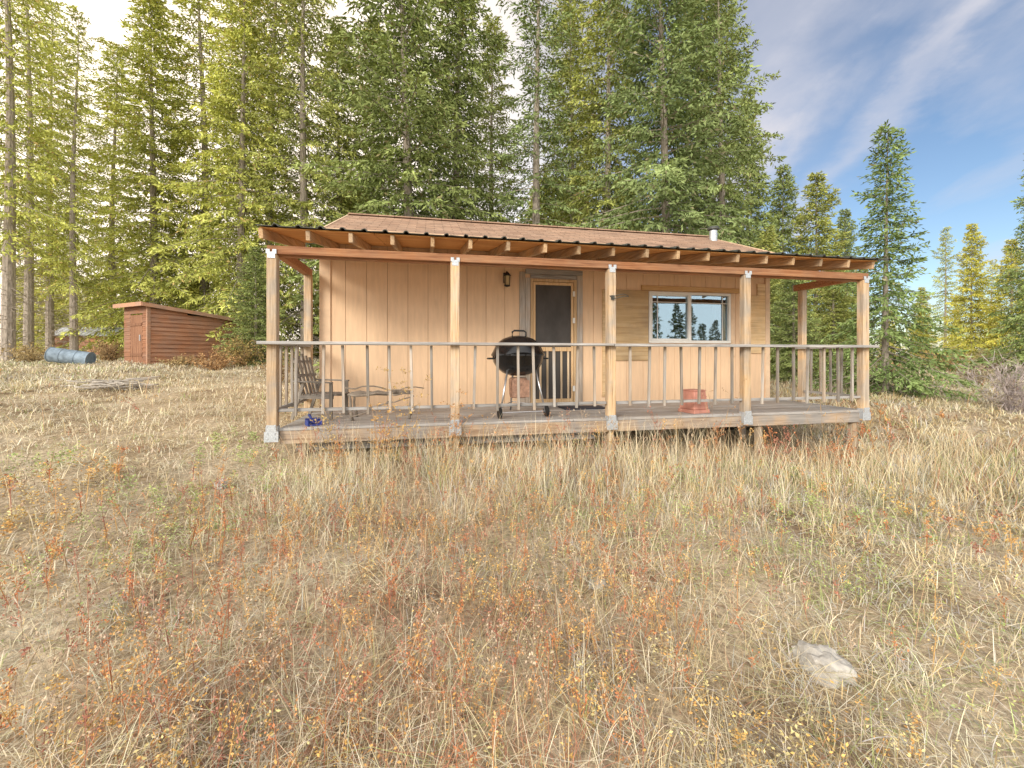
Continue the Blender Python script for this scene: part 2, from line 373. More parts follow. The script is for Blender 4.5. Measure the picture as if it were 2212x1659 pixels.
PS=[0,2.085,4.17,6.255,8.34]
for s in PS: post(s,-.005,DT-.16,2.67,.108)
post(.02,1.36,DT,2.69,.10,False); post(8.40,1.12,DT,2.69,.10,False)
# deck
mb=MB(); w=.0
while w<WW-.02:
    b=min(w+.135,WW-.005)
    cut=sorted([-.0+.06]+[random.uniform(2,6.4)]+[LEN+.08])
    for a,c in zip(cut[:-1],cut[1:]): mb.box(a+.002,c-.002,w,b,DT-.035,DT+random.uniform(-.004,.003))
    w+=.142
mb.build('porch_deck',M['deck'],cabin,bevel=.004)
MB().box(.07,LEN-.03,.0,.04,DT-.185,DT-.037,.003).build('rim_joist',M['rim'],cabin,bevel=.004)
MB().box(.2,4.0,.14,.18,DT-.30,DT-.19,.004).build('rim_joist',M['gray_x'],cabin,bevel=.004)
MB().box(LEN+.0,LEN+.04,.045,WW-.1,DT-.2,DT-.037).build('rim_joist',M['gray_y'],cabin)
for s in (.3,2.1,4.2,6.55,8.25):
    x,y,_=cab(s,.12,0); g=float(gz(x,y))
    MB().box(s-.04,s+.04,.045,.125,g-.1,DT-.037,.004).build('deck_leg',M['post'],cabin,bevel=.005)
for s in (5.2,7.3):
    x,y,_=cab(s,1.3,0); g=float(gz(x,y))
    MB().box(s-.045,s+.045,1.26,1.35,g-.1,DT-.037,.004).build('deck_leg',M['gray_z'],cabin,bevel=.005)
mb=MB()
for i in range(15):
    s=.4+.56*i; mb.box(s-.02,s+.02,.05,WW-.02,DT-.19,DT-.04)
mb.build('deck_joists',M['gray_y'],cabin)
# railings
RT=1.666
rail=MB()
rail.box(-.12,4.16,-.155,.035,RT-.034,RT,.004); rail.box(4.165,LEN+.12,-.15,.035,RT-.037,RT-.003,.004)
rail=rail.build('porch_railing',M['gray_x'],cabin,bevel=.005)
for a,b in zip(PS[:-1],PS[1:]):
    MB().box(a+.062,b-.062,-.02,.02,.85,.888,.003).build('bottom_rail',M['gray_x'],rail,bevel=.003)
    for k in range(1,8):
        s=a+(b-a)*k/8+random.uniform(-.03,.03); tl=random.uniform(-.024,.024); f=-.045+random.uniform(-.004,.004)
        MB().bar((s,f,.82+random.uniform(-.025,.02)),(s+tl,f,RT-.04),.031,.031,(0,1,0)).build('baluster',M['gray_z'],rail,bevel=.003)
for s,w,n in ((.0,1.36,5),(8.37,1.10,5)):
    r=MB().box(s-.07,s+.07,.04,w+.08,RT-.038,RT-.002,.003).build('side_railing',M['gray_y'],cabin,bevel=.004)
    MB().box(s-.02,s+.02,.06,w-.056,.85,.888).build('bottom_rail',M['gray_y'],r)
    for k in range(1,n+1):
        q=w*k/(n+1); MB().bar((s,q,.83),(s+random.uniform(-.012,.012),q,RT-.04),.031,.031,(0,1,0)).build('baluster',M['gray_z'],r,bevel=.003)
# door
d=MB(); d.box(3.42,3.46,WW-.045,WW+.05,.69,2.79); d.box(4.17,4.225,WW-.045,WW+.05,.69,2.79); d.box(3.461,4.169,WW-.045,WW+.05,2.742,2.79)
dframe=d.build('door',M['door_z'],cabin,bevel=.004)
tag(dframe,'screen door with bare wood frame')
d=MB(); d.box(3.466,3.505,WW-.035,WW-.005,.71,2.735); d.box(4.13,4.165,WW-.035,WW-.005,.71,2.735); d.box(3.507,4.128,WW-.034,WW-.006,2.69,2.735); d.box(3.507,4.128,WW-.034,WW-.006,1.58,1.65); d.box(3.507,4.128,WW-.034,WW-.006,.71,.78)
d.build('screen_frame',M['door_z'],dframe,bevel=.003)
for k in range(5):
    s=3.575+.122*k; MB().box(s,s+.034,WW-.03,WW-.012,.78,1.58).build('door_slat',M['slat_z'],dframe,bevel=.003)
MB().box(3.495,4.135,WW-.01,WW-.006,.75,2.71).build('screen',M['screen'],dframe)
MB().box(3.50,3.52,WW-.075,WW-.036,1.55,1.70).box(3.485,3.535,WW-.04,WW-.0345,1.53,1.72).build('door_handle',M['blackmat'],dframe,bevel=.003)
for z in (.95,2.1,2.55): MB().box(4.15,4.19,WW-.055,WW-.0455,z-.045,z+.045).build('hinge',M['white'],dframe)
t=MB(); t.box(3.235,3.33,WW-.03,WW-.001,.66,2.90); t.box(3.333,3.417,WW-.035,WW-.001,.66,2.80); t.build('door_trim',M['gray_z'],cabin,bevel=.004)
t=MB(); t.box(4.23,4.335,WW-.032,WW-.001,.66,2.86); t.build('door_trim',M['gray_z'],cabin,bevel=.004)
MB().box(3.34,4.335,WW-.034,WW-.001,2.868,2.95).box(3.42,4.227,WW-.028,WW-.001,2.793,2.862).build('door_header',M['gray_x'],cabin,bevel=.004)
MB().box(3.42,4.23,WW-.09,WW-.046,.666,.70).build('door_sill',M['gray_x'],cabin)
# window
f=MB(); a,b,z0,z1=5.57,7.21,1.73,2.645
f.box(a,b,WW-.035,WW+.04,z1-.045,z1); f.box(a,b,WW-.035,WW+.04,z0,z0+.05); f.box(a,a+.045,WW-.034,WW+.04,z0+.051,z1-.046); f.box(b-.045,b,WW-.034,WW+.04,z0+.051,z1-.046)
win=f.build('window',M['white'],cabin,bevel=.004)
mid=(a+b)/2-.02
s=MB(); s.box(mid-.03,mid+.03,WW-.03,WW+.03,z0+.052,z1-.047); s.box(a+.047,mid-.032,WW-.015,WW+.01,z0+.052,z0+.08); s.box(a+.047,a+.075,WW-.015,WW+.01,z0+.082,z1-.075); s.box(a+.047,mid-.032,WW-.015,WW+.01,z1-.073,z1-.047)
s.build('sash',M['white'],win)
g=MB()
for p0,p1 in ((a+.075,mid-.032),(mid+.032,b-.047)):
    g.box(p0,p1,WW+.0,WW+.006,z1-.19,z1-.178); g.box(p0+.10,p0+.112,WW-.001,WW+.007,z0+.08,z1-.06) if p0<6 else g.box(p1-.112,p1-.10,WW-.001,WW+.007,z0+.055,z1-.06)
g.build('muntin',M['white'],win)
MB().box(a+.05,mid-.033,WW+.012,WW+.016,z0+.06,z1-.05).build('pane',M['glass'],win)
MB().box(mid+.033,b-.047,WW+.012,WW+.016,z0+.055,z1-.05).build('pane',M['glass'],win)
for c0,c1 in ((6.42,6.60),(6.95,7.2)):
    MB().grid(lambda u,v:(c0+(c1-c0)*u+.008*math.sin(9*v),WW+.13+.025*math.sin(u*26),1.6+1.08*v),40,6).build('curtain',M['curtain'],win,smooth=True)
MB().box(5.43,7.49,WW-.038,WW-.001,2.66,2.745).build('window_header',M['yellow_x'],cabin,bevel=.004)
MB().box(7.215,7.30,WW-.03,WW-.001,1.5,2.655).build('window_trim',M['trim_tan'],cabin,bevel=.003)
MB().box(4.78,5.562,WW-.026,WW-.003,1.42,2.65,.003).build('plywood_patch',M['ply'],cabin,bevel=.003)
MB().box(4.70,4.755,WW-.022,WW-.001,.8,2.65).build('plywood_patch',M['ply'],cabin)
MB().box(7.63,7.95,WW-.028,WW-.002,1.55,2.63).box(7.78,7.95,WW-.029,WW-.002,2.633,2.85).build('plywood_patch',M['ply'],cabin,bevel=.003)
# lantern
lx,lz=3.01,2.75; l=MB().box(lx-.045,lx+.045,WW-.02,WW-.002,lz-.05,lz+.12).tube([(lx,WW-.02,lz+.09),(lx,WW-.08,lz+.13),(lx,WW-.11,lz+.11)],.009,6).lathe([(.01,.12),(.03,.10),(.065,.06),(.06,.055),(.055,.05)],8,(lx,WW-.11,lz)).lathe([(.05,-.10),(.05,-.115),(.0,-.13)],8,(lx,WW-.11,lz))
for k in range(4):
    t=k*math.pi/2+.78; l.tube([(lx+.048*math.cos(t),WW-.11+.048*math.sin(t),lz-.10),(lx+.055*math.cos(t),WW-.11+.055*math.sin(t),lz+.055)],.006,5)
lan=thing('wall_lantern','small black wall lantern beside the cabin door','lantern',(CX,CY,0),YAW)
l.build('lantern_frame',M['blackmat'],lan)
MB().lathe([(.038,-.10),(.045,.05)],8,(lx,WW-.11,lz)).build('lantern_glass',mat('lantern_glass',(.55,.42,.22),.3,var=.1,bump=0),lan)
hoop=thing('metal_hoop','thin metal hoop bracket sticking out of the middle porch post','hook',cab(4.17,-.07,2.28),YAW)
MB().tube([(.12*math.cos(t)+.03,-.13+.12*math.sin(t),0.01*math.sin(3*t)) for t in [2*math.pi*i/20 for i in range(21)]],.005,6,False).build('hoop_ring',M['roofmetal'],hoop)
MB().box(-.02,.02,-.012,.005,-.03,.03).build('mount_plate',M['roofmetal'],hoop)
# ------------------------------------------------------------------ porch objects
gr=thing('kettle_grill','black domed kettle barbecue standing on the porch behind the railing','grill',cab(3.0,.50,DT),YAW+.1)
RB=.365
bowl=[(0.0,.555),(.12,.562),(.22,.60),(.30,.665),(.35,.75),(RB,.825),(RB+.012,.835),(RB+.012,.845)]
MB().lathe(bowl,40).build('bowl',M['black'],gr,smooth=True)
lid=MB().lathe([(RB+.016,.842),(RB+.016,.858),(RB-.01,.90),(.31,1.0),(.22,1.075),(.11,1.115),(0,1.125)],40).build('lid',M['black'],gr,smooth=True)
MB().tube([(-.10,-.05,1.10),(-.10,-.05,1.17),(-.07,-.05,1.19),(.07,-.05,1.19),(.10,-.05,1.17),(.10,-.05,1.10)],.013,8).build('lid_handle',M['blackmat'],lid)
MB().lathe([(.0,1.128),(.06,1.128),(.06,1.10)],16,(.13,.1,-.02)).build('lid_vent',M['chrome'],lid)
MB().tube([(.36,-.05,.80),(.43,-.05,.80),(.43,.05,.80),(.36,.05,.80)],.012,8).build('side_handle',M['blackmat'],gr)
MB().tube([(-.36,-.05,.80),(-.43,-.05,.80),(-.43,.05,.80),(-.36,.05,.80)],.012,8).build('side_handle',M['blackmat'],gr)
for q in ((-.20,-.16,-.33,-.24),(.20,-.16,.33,-.24),(0,.24,0,.36)):
    MB().tube([(q[0],q[1],.66),(q[2],q[3],.03)],.014,8).build('leg',M['chrome'],gr,smooth=True)
for sx in (-1,1):
    w=MB(); c=(sx*.335,-.245,.075); 
    w.tube([(c[0]-.02*1,c[1],c[2]),(c[0]+.02,c[1],c[2])],.075,20); w.build('wheel',M['blackmat'],gr,bevel=.008)
MB().tube([(-.33,-.245,.075),(.33,-.245,.075)],.008,6).tube([(-.29,-.22,.16),(.29,-.22,.16),(0,.31,.16),(-.29,-.22,.16)],.007,6).build('leg_brace',M['chrome'],gr)
MB().lathe([(.0,.25),(.11,.25),(.125,.30),(.13,.50),(.115,.53)],18).build('ash_catcher',M['rust'],gr,bevel=0)
MB().box(-.125,.125,-.14,-.128,.26,.50).box(-.10,-.02,-.146,-.139,.42,.47).build('ash_plate',M['rust'],gr,bevel=.006)
# chair
ch=thing('porch_chair','weathered wooden slat chair in the left corner of the porch','chair',cab(.36,.80,DT),YAW-.25); ch.scale=(.80,.78,.80)
c=MB()
for i in range(5): c.box(-.2+.11*i,-.2+.11*i+.095,-.26,.26,.39,.415)
c.build('seat',M['chair_x'],ch,bevel=.004)
for i in range(5): MB().bar((-.22,-.22+.11*i,.40),(-.38,-.24+.12*i,1.02+.03*(2-abs(i-2))),.020,.065,(0,1,0)).build('back_slat',M['chair_z'],ch,bevel=.004)
MB().bar((-.30,-.3,.72),(-.30,.3,.72),.025,.05).bar((-.36,-.28,.95),(-.36,.28,.95),.025,.04).build('back_rail',M['chair_x'],ch)
for sy in (-1,1):
    MB().bar((-.34,sy*.31,.63),(.30,sy*.31,.61),.07,.022).build('armrest',M['chair_x'],ch,bevel=.004)
    MB().bar((.27,sy*.29,0),(.27,sy*.29,.605),.05,.03).build('leg',M['chair_z'],ch)
    MB().bar((-.40,sy*.27,0.0),(-.20,sy*.27,.615),.05,.03,(0,1,0)).build('leg',M['chair_z'],ch)
    MB().bar((-.26,sy*.272,.37),(.30,sy*.272,.37),.03,.055).build('seat_rail',M['chair_x'],ch)
be=thing('branch_bench','rustic low bench made of crooked bare branches beside the slat chair','bench',cab(1.15,.62,DT),YAW)
def crook(p,q,r,n=7,j=.02):
    p=Vector(p); q=Vector(q); pts=[p.lerp(q,i/n)+Vector((random.uniform(-j,j),random.uniform(-j,j),random.uniform(-j,j)))*(0 if i in(0,n) else 1) for i in range(n+1)]
    return pts,[r*(1-.25*i/n) for i in range(n+1)]
M['branch']=mat('bench_branch',(.28,.235,.19),.9,var=.35,scale=14,bump=.3)
c=MB()
for i in range(6): c.tube(*crook((-.42,-.15+.06*i,.33),(.40,-.15+.06*i,.335),.016),6)
c.build('seat',M['branch'],be,smooth=True)
for p,q in (((-.36,-.17,0),(-.40,-.15,.33)),((.36,-.17,0),(.38,-.15,.33)),((-.36,.17,0),(-.40,.15,.33)),((.36,.17,0),(.38,.15,.33))):
    MB().tube(*crook(p,q,.02,5,.012),7).build('leg',M['branch'],be,smooth=True)
MB().tube(*crook((-.40,-.17,.12),(.42,-.16,.30),.012),6).tube(*crook((-.36,-.18,.05),(.1,-.18,.24),.010),6).tube(*crook((-.45,-.16,.42),(.55,-.14,.40),.011,9,.03),6).build('stretcher',M['branch'],be,smooth=True)
# planter
pl=thing('square_planter','faded red plastic square planter upside down at the porch edge','planter',cab(5.62,.28,DT),YAW+.22); pl.scale=(.74,.74,.98)
c=MB()
def frus(c,a,b,z0,z1):
    n=len(c.v); c.v+=[(-a,-a,z0),(a,-a,z0),(a,a,z0),(-a,a,z0),(-b,-b,z1),(b,-b,z1),(b,b,z1),(-b,b,z1)]
    c.f+=[(n,n+3,n+2,n+1),(n+4,n+5,n+6,n+7)]+[(n+i,n+(i+1)%4,n+4+(i+1)%4,n+4+i) for i in range(4)]
frus(c,.195,.155,.055,.33); c.build('pot_body',M['terra'],pl,bevel=.012)
c=MB(); frus(c,.212,.207,0,.054); c.build('pot_rim',M['terra'],pl,bevel=.008)
c=MB(); frus(c,.165,.16,.331,.345); frus(c,.185,.183,.15,.16); frus(c,.172,.170,.24,.25); c.build('pot_foot',M['terra'],pl,bevel=.003)
bs=thing('blue_dustpan','small blue plastic dustpan on the deck by the left corner post','dustpan',cab(.40,.14,DT),YAW+.5)
MB().box(-.08,.08,-.06,.07,.0,.012).box(-.08,.08,.06,.072,.012,.08).box(-.082,-.07,-.06,.06,.012,.07).box(.07,.082,-.06,.06,.012,.07).build('tray',M['blue'],bs,bevel=.003)
MB().tube([(0,.07,.05),(0,.13,.08),(0,.20,.10)],[.016,.014,.017],8).build('handle',M['blue'],bs)
dm=MB().box(-.36,.36,-.2,.2,0,.012).box(-.34,.34,-.18,.18,.0125,.016).build('door_mat',M['mat'],None,bevel=.004)
dm.location=cab(4.18,1.05,DT+.004); dm.rotation_euler=(0,0,YAW); tag(dm,'dark rubber door mat on the deck near the screen door','mat')
# ------------------------------------------------------------------ shed etc
zg=float(gz(-11.8,13.5))-.03
sh=thing('storage_shed','reddish brown board shed with slanted roof left of the cabin','shed',(-11.8,13.5,zg),math.atan2(.903,.43))
HF,HB=1.95,1.66; SLn,SWd=3.05,1.5
c=MB(); z=0
while z<HF:
    zt=min(z+.142,HF)
    xe=SLn if zt<=HB else SLn*(HF-zt)/(HF-HB)+.02
    if xe>.1:
        n=len(c.v); y0=-.045; y1=-.004
        for xx in (0.03,xe): c.v+=[(xx,y0,z),(xx,y1,zt+.012),(xx,.02,zt),(xx,.02,z)]
        c.f+=[(n,n+4,n+5,n+1),(n+4,n+7,n+6,n+5),(n,n+1,n+2,n+3),(n,n+3,n+7,n+4),(n+1,n+5,n+6,n+2)]
    z+=.142
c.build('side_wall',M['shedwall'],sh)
c=MB(); z=0
while z<HF-.02:
    zt=min(z+.142,HF)
    for a,b in ((.02,.30),(1.08,SWd)) if z<1.65 else ((.02,SWd),):
        n=len(c.v)
        for yy in (a,b): c.v+=[(-.022,yy,z),(-.004,yy,zt+.01),(.02,yy,zt),(.02,yy,z)]
        c.f+=[(n,n+1,n+5,n+4),(n+4,n+5,n+6,n+7),(n,n+3,n+2,n+1),(n,n+4,n+7,n+3)]
    z+=.142
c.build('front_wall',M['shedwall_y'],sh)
c=MB(); c.box(.03,SLn,SWd-.03,SWd,0,HB); c.box(SLn-.03,SLn,.03,SWd-.03,0,HB); c.build('back_wall',M['shedwall'],sh)
dd=MB()
for i in range(6): dd.box(-.015,.01,.31+.128*i,.31+.128*i+.122,.05,1.66)
dd=dd.build('door',M['sheddoor'],sh)
MB().box(-.035,-.016,.32,1.06,.3,.39).box(-.035,-.016,.32,1.06,1.3,1.39).build('door_batten',M['sheddoor'],dd)
MB().box(-.05,-.016,.40,.43,.8,1.0).build('door_latch',M['galv'],dd)
MB().box(-.04,.05,-.056,.02,0,HF-.01).build('corner_board',M['fascia'],sh)
c=MB()
for dz in (0,.035): c.v+=[(-.22,-.16,HF+.045+dz),(SLn+.2,-.16,HB-.01+dz),(SLn+.2,SWd+.16,HB-.01+dz),(-.22,SWd+.16,HF+.045+dz)]
c.f=[(0,3,2,1),(4,5,6,7),(0,1,5,4),(1,2,6,5),(2,3,7,6),(3,0,4,7)]
rf=c.build('roof',M['shedroof'],sh)
MB().bar((-.235,-.17,HF+.02),(-.235,SWd+.17,HF+.02),.025,.13).bar((-.22,-.175,HF+.015),(SLn+.2,-.175,HB-.04),.025,.12).build('fascia',M['fascia'],rf)
x,y=-21.5,21.5; zz=float(gz(x,y))
fs=thing('metal_roof_shed','low hut with pale metal roof far left behind the trees','shed',(x,y,zz),.25)
MB().box(-1.1,1.1,-.9,.9,0,.95).build('wall',M['shedwall'],fs)
c=MB(); xs=np.linspace(-1.3,1.3,53)
for yy,z in ((-1.1,.93),(0,1.42),(1.1,.93)):
    for i,xx in enumerate(xs): c.v.append((xx,yy,z+.02*(i%4==0)))
for j in range(2):
    for i in range(52): c.f.append((j*53+i,j*53+i+1,(j+1)*53+i+1,(j+1)*53+i))
c.build('roof',M['galv'],fs,solid=.01)
x,y=-13.55,12.8; zz=float(gz(x,y))
tr=thing('metal_drum','grey blue metal drum lying on its side in the grass left of the shed','drum',(x,y,zz+.22),rot=(0,R(9),.25))
prof=[(-.50,.0),(-.50,.20),(-.505,.235),(-.49,.235),(-.48,.222),(-.20,.222),(-.185,.236),(-.17,.222),(.17,.222),(.185,.236),(.20,.222),(.48,.222),(.49,.235),(.505,.235),(.50,.20),(.50,.0)]
c=MB(); n=24
for xx,r in prof[1:-1]:
    for k in range(n):
        t=2*math.pi*k/n; c.v.append((xx,r*math.cos(t),r*math.sin(t)))
for i in range(len(prof)-3):
    for k in range(n): c.f.append((i*n+k,i*n+(k+1)%n,(i+1)*n+(k+1)%n,(i+1)*n+k))
c.build('drum_body',mat('dull_blue_paint',(.24,.31,.38),.7,0,var=.45,scale=5),tr,bevel=0)
for sx in (-1,1):
    c=MB(); c.v=[(sx*.492,.2*math.cos(2*math.pi*k/24),.2*math.sin(2*math.pi*k/24)) for k in range(24)]; c.f=[tuple(range(24))]
    c.build('drum_lid',mat('faded_blue_paint',(.16,.26,.36),.6,var=.3),tr)
x,y=-7.6,8.0; zz=float(gz(x,y))
bp_=MB()
for i in range(34):
    a=random.gauss(0,.35)+(math.pi if random.random()<.5 else 0); L_=random.uniform(.4,.9); cx_,cy_=random.gauss(0,.30),random.gauss(0,.2); h=random.uniform(.02,.18)
    p=(cx_-math.cos(a)*L_/2,cy_-math.sin(a)*L_/2,h+random.uniform(-.04,.06)); q=(cx_+math.cos(a)*L_/2,cy_+math.sin(a)*L_/2,h+random.uniform(-.04,.08))
    bp_.tube(*crook(p,q,random.uniform(.007,.02),5,.02),5)
o=bp_.build('brush_pile',M['stick'],None,smooth=True); o.location=(x,y,zz); tag(o,'low heap of grey sticks lying in the grass before the shed','brush pile')
def rock(x,y,r,flat,label,sink=.3):
    import bmesh
    bm=bmesh.new(); bmesh.ops.create_icosphere(bm,subdivisions=4,radius=1)
    ph=[random.uniform(0,6) for _ in range(6)]
    from mathutils import noise as mn
    off=Vector((ph[0]*7,ph[1]*7,ph[2]*7))
    for v in bm.verts:
        k=1+.34*mn.noise(v.co*1.1+off)+.24*mn.noise(v.co*2.6+off)+.12*mn.noise(v.co*6+off)
        v.co=Vector((v.co.x*k*r,v.co.y*k*r*.8,v.co.z*k*r*flat))
    me=bpy.data.meshes.new('rock'); bm.to_mesh(me); bm.free(); me.materials.append(M['stone'])
    o=link('rock',me); o.location=(x,y,float(gz(x,y))+r*flat*(1-2*sink)*.6); o.rotation_euler=(random.uniform(-.2,.2),random.uniform(-.2,.2),random.uniform(0,6)); tag(o,label,'rock')
rock(1.55,2.08,.125,.66,'pale weathered rock in the foreground grass at lower right',.2)
rock(5.55,6.15,.20,.6,'grey rock under the right end of the porch',.2)
rock(6.2,6.5,.17,.55,'grey rock in the grass just right of the porch corner leg')
rock(3.9,5.55,.14,.6,'grey stone in the grass before the right half of the deck')
rock(-2.75,3.95,.07,.8,'small pale round stone in the grass below the left porch post',.1)
rock(5.0,5.2,.12,.6,'flat stone in tall grass in front of the right porch leg',.2)
rock(.55,2.7,.065,.35,'low pale stone in the grass in the middle of the foreground',.4)
# ------------------------------------------------------------------ conifers
def conifer(seed,H,Rr,base,nb,tstep,leaf,prof=.8,gap=.15,droop=.25,nl=6,dens=1.0,dead=20,tiptop=.9,skirt=0,low=1.0):
    rng=np.random.default_rng(seed)
    B=[];D=[];Ln=[];W=[];C=[]
    tm=MB()
    bx,by=rng.uniform(-.012,.012,2)
    def axis(h): return np.array([bx*h*math.sin(h*.25),by*h*math.cos(h*.21)-by*h,h])
    rb=.010*H+.02
    hs=np.linspace(-.3,H*.99,14)
    tm.tube([tuple(axis(h)) for h in hs],[max(.008,rb*(1-max(h,0)/H)**.9) for h in hs],9)
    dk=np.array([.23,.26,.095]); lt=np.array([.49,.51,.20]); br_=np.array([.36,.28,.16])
    clump=rng.uniform(0,6.28,4)
    for i in range(nb):
        u=((i+rng.uniform())/nb)**low; h=H*(base+(1-base)*u); rel=u
        L=(Rr*(1-rel)**prof)*rng.uniform(.62,1.12)+.10
        L*=1+skirt*math.exp(-(rel/.22)**2)
        az=i*2.39996+rng.uniform(-.5,.5)
        L*=1+.22*math.sin(az*2+clump[0])*math.sin(h*.9+clump[1])+.14*math.sin(h*2.1+az+clump[2])
        if rng.uniform()<gap: L*=rng.uniform(.3,.6)
        sl=-.34+(tiptop+.34)*rel**1.3+rng.uniform(-.12,.12)
        bb=rng.uniform(.72,1.18)
        o=axis(h); hd=np.array([math.cos(az),math.sin(az),0])
        def P(t): return o+np.outer(t*L,hd)+np.outer(sl*L*t-droop*L*t**2+.16*L*t**3,[0,0,1])
        tt=np.linspace(0,1,4); pts=P(tt)
        tm.tube([tuple(p) for p in pts],[max(.004,.009*L+.004)*(1-.8*q) for q in tt],3,False)
        nt=int(L/tstep*dens)+3
        t=np.concatenate([np.linspace(.14 if L>.7 else .03,1,nt)]*2)+rng.uniform(-.02,.02,nt*2); side=np.repeat([1,-1],nt)
        p=P(t); tg=unit(P(t+.03)-P(t-.03)); sv=unit(np.cross(tg,[0,0,1.0]))
        td=unit(tg*.85+sv*(side*rng.uniform(.5,1.05,nt*2))[:,None]+np.array([0,0,1])*rng.uniform(-.60,.12,nt*2)[:,None])
        tl=np.clip((.44*L*(1-t)+.22)*rng.uniform(.55,1.25,nt*2),.08,1.0)
        q=(np.arange(nl)+.4)/nl
        pos=(p[:,None,:]+td[:,None,:]*(tl[:,None]*q)[:,:,None]); pos[:,:,2]-= (.28*tl[:,None]*q**2)
        m=len(p)*nl; pos=pos.reshape(-1,3); td2=np.repeat(td,nl,axis=0)
        dd=td2*.8+rng.normal(size=(m,3))*.42+np.array([0,0,-.18])
        ll=leaf*rng.uniform(.6,1.35,m)
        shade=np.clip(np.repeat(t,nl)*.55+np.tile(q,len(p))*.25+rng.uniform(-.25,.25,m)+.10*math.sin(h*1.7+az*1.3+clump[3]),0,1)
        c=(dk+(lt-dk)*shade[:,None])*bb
        bm_=rng.uniform(size=m)<.05; c[bm_]=br_*rng.uniform(.7,1.4)
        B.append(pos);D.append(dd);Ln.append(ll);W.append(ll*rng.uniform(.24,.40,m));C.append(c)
    for i in range(dead):
        h=H*base*rng.uniform(.15,1.2); az=rng.uniform(0,6.28); L=rng.uniform(.5,1.5)*Rr/2.2; o=axis(h)
        e=o+np.array([math.cos(az)*L,math.sin(az)*L,rng.uniform(-.35,.1)*L]); tm.tube([tuple(o),tuple((o+e)/2+rng.normal(size=3)*.05),tuple(e)],[.014,.009,.003],3,False)
        for k in range(4):
            s_=o+(e-o)*rng.uniform(.3,1); tm.tube([tuple(s_),tuple(s_+rng.normal(size=3)*.18)],[.006,.002],3,False)
    tme=bpy.data.meshes.new('trunk'); tme.from_pydata(tm.v,[],tm.f); tme.materials.append(M['bark'])
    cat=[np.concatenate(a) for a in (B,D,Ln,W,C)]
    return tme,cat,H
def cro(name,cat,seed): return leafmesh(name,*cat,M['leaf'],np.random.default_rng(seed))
PR={}
specs=dict(
 A=dict(seed=1,H=19,Rr=3.5,base=.03,nb=330,tstep=.16,leaf=.19,prof=.64,gap=.2,dead=10,droop=.32),
 B=dict(seed=2,H=20,Rr=3.3,base=.04,nb=290,tstep=.16,leaf=.19,prof=.62,gap=.28,dead=20,droop=.42),
 C=dict(seed=3,H=21,Rr=2.9,base=.09,nb=220,tstep=.17,leaf=.18,prof=.55,gap=.32,dead=50,droop=.38),
 D=dict(seed=4,H=20,Rr=2.3,base=.22,nb=145,tstep=.18,leaf=.17,prof=.5,gap=.38,dead=100,droop=.28),
 E=dict(seed=5,H=7.3,Rr=1.4,base=.015,nb=175,tstep=.10,leaf=.115,prof=1.05,gap=.2,dead=2,droop=.2,nl=6,tiptop=.8,dens=.95,skirt=.5,low=1.3),
 F=dict(seed=6,H=11,Rr=2.4,base=.01,nb=230,tstep=.14,leaf=.17,prof=.85,gap=.15,dead=2,low=1.15),
 G=dict(seed=8,H=12,Rr=2.0,base=.12,nb=110,tstep=.18,leaf=.16,prof=.7,gap=.35,dead=25),
)
for k,s in specs.items():
    tme,cat,H=conifer(**s); PR[k]=(tme,cro('crown',cat,s['seed']),H)
def tree(px,D,H,kind,tint,label,rot,wide=1.0,group='conifers around the cabin',name='fir_tree'):
    x=(px-1106)/900*D; z=float(gz(x,D)); tme,cme,H0=PR[kind]; k=H/H0
    r=thing(name,label,'tree',(x,D,z-.05),rot,group); r.scale=(k*wide,k*wide,k)
    t=link('trunk',tme,r); c=link('crown',cme,r); c.color=(*tint,1)
YG=(1.52,1.50,1.05); GR=(.84,.95,.88); BG=(.80,.95,1.0); GO=(1.5,1.38,.72); OL=(1.16,1.18,.92)  # GO puts sunlight into crown colour; YG adds warm light to yellow-green
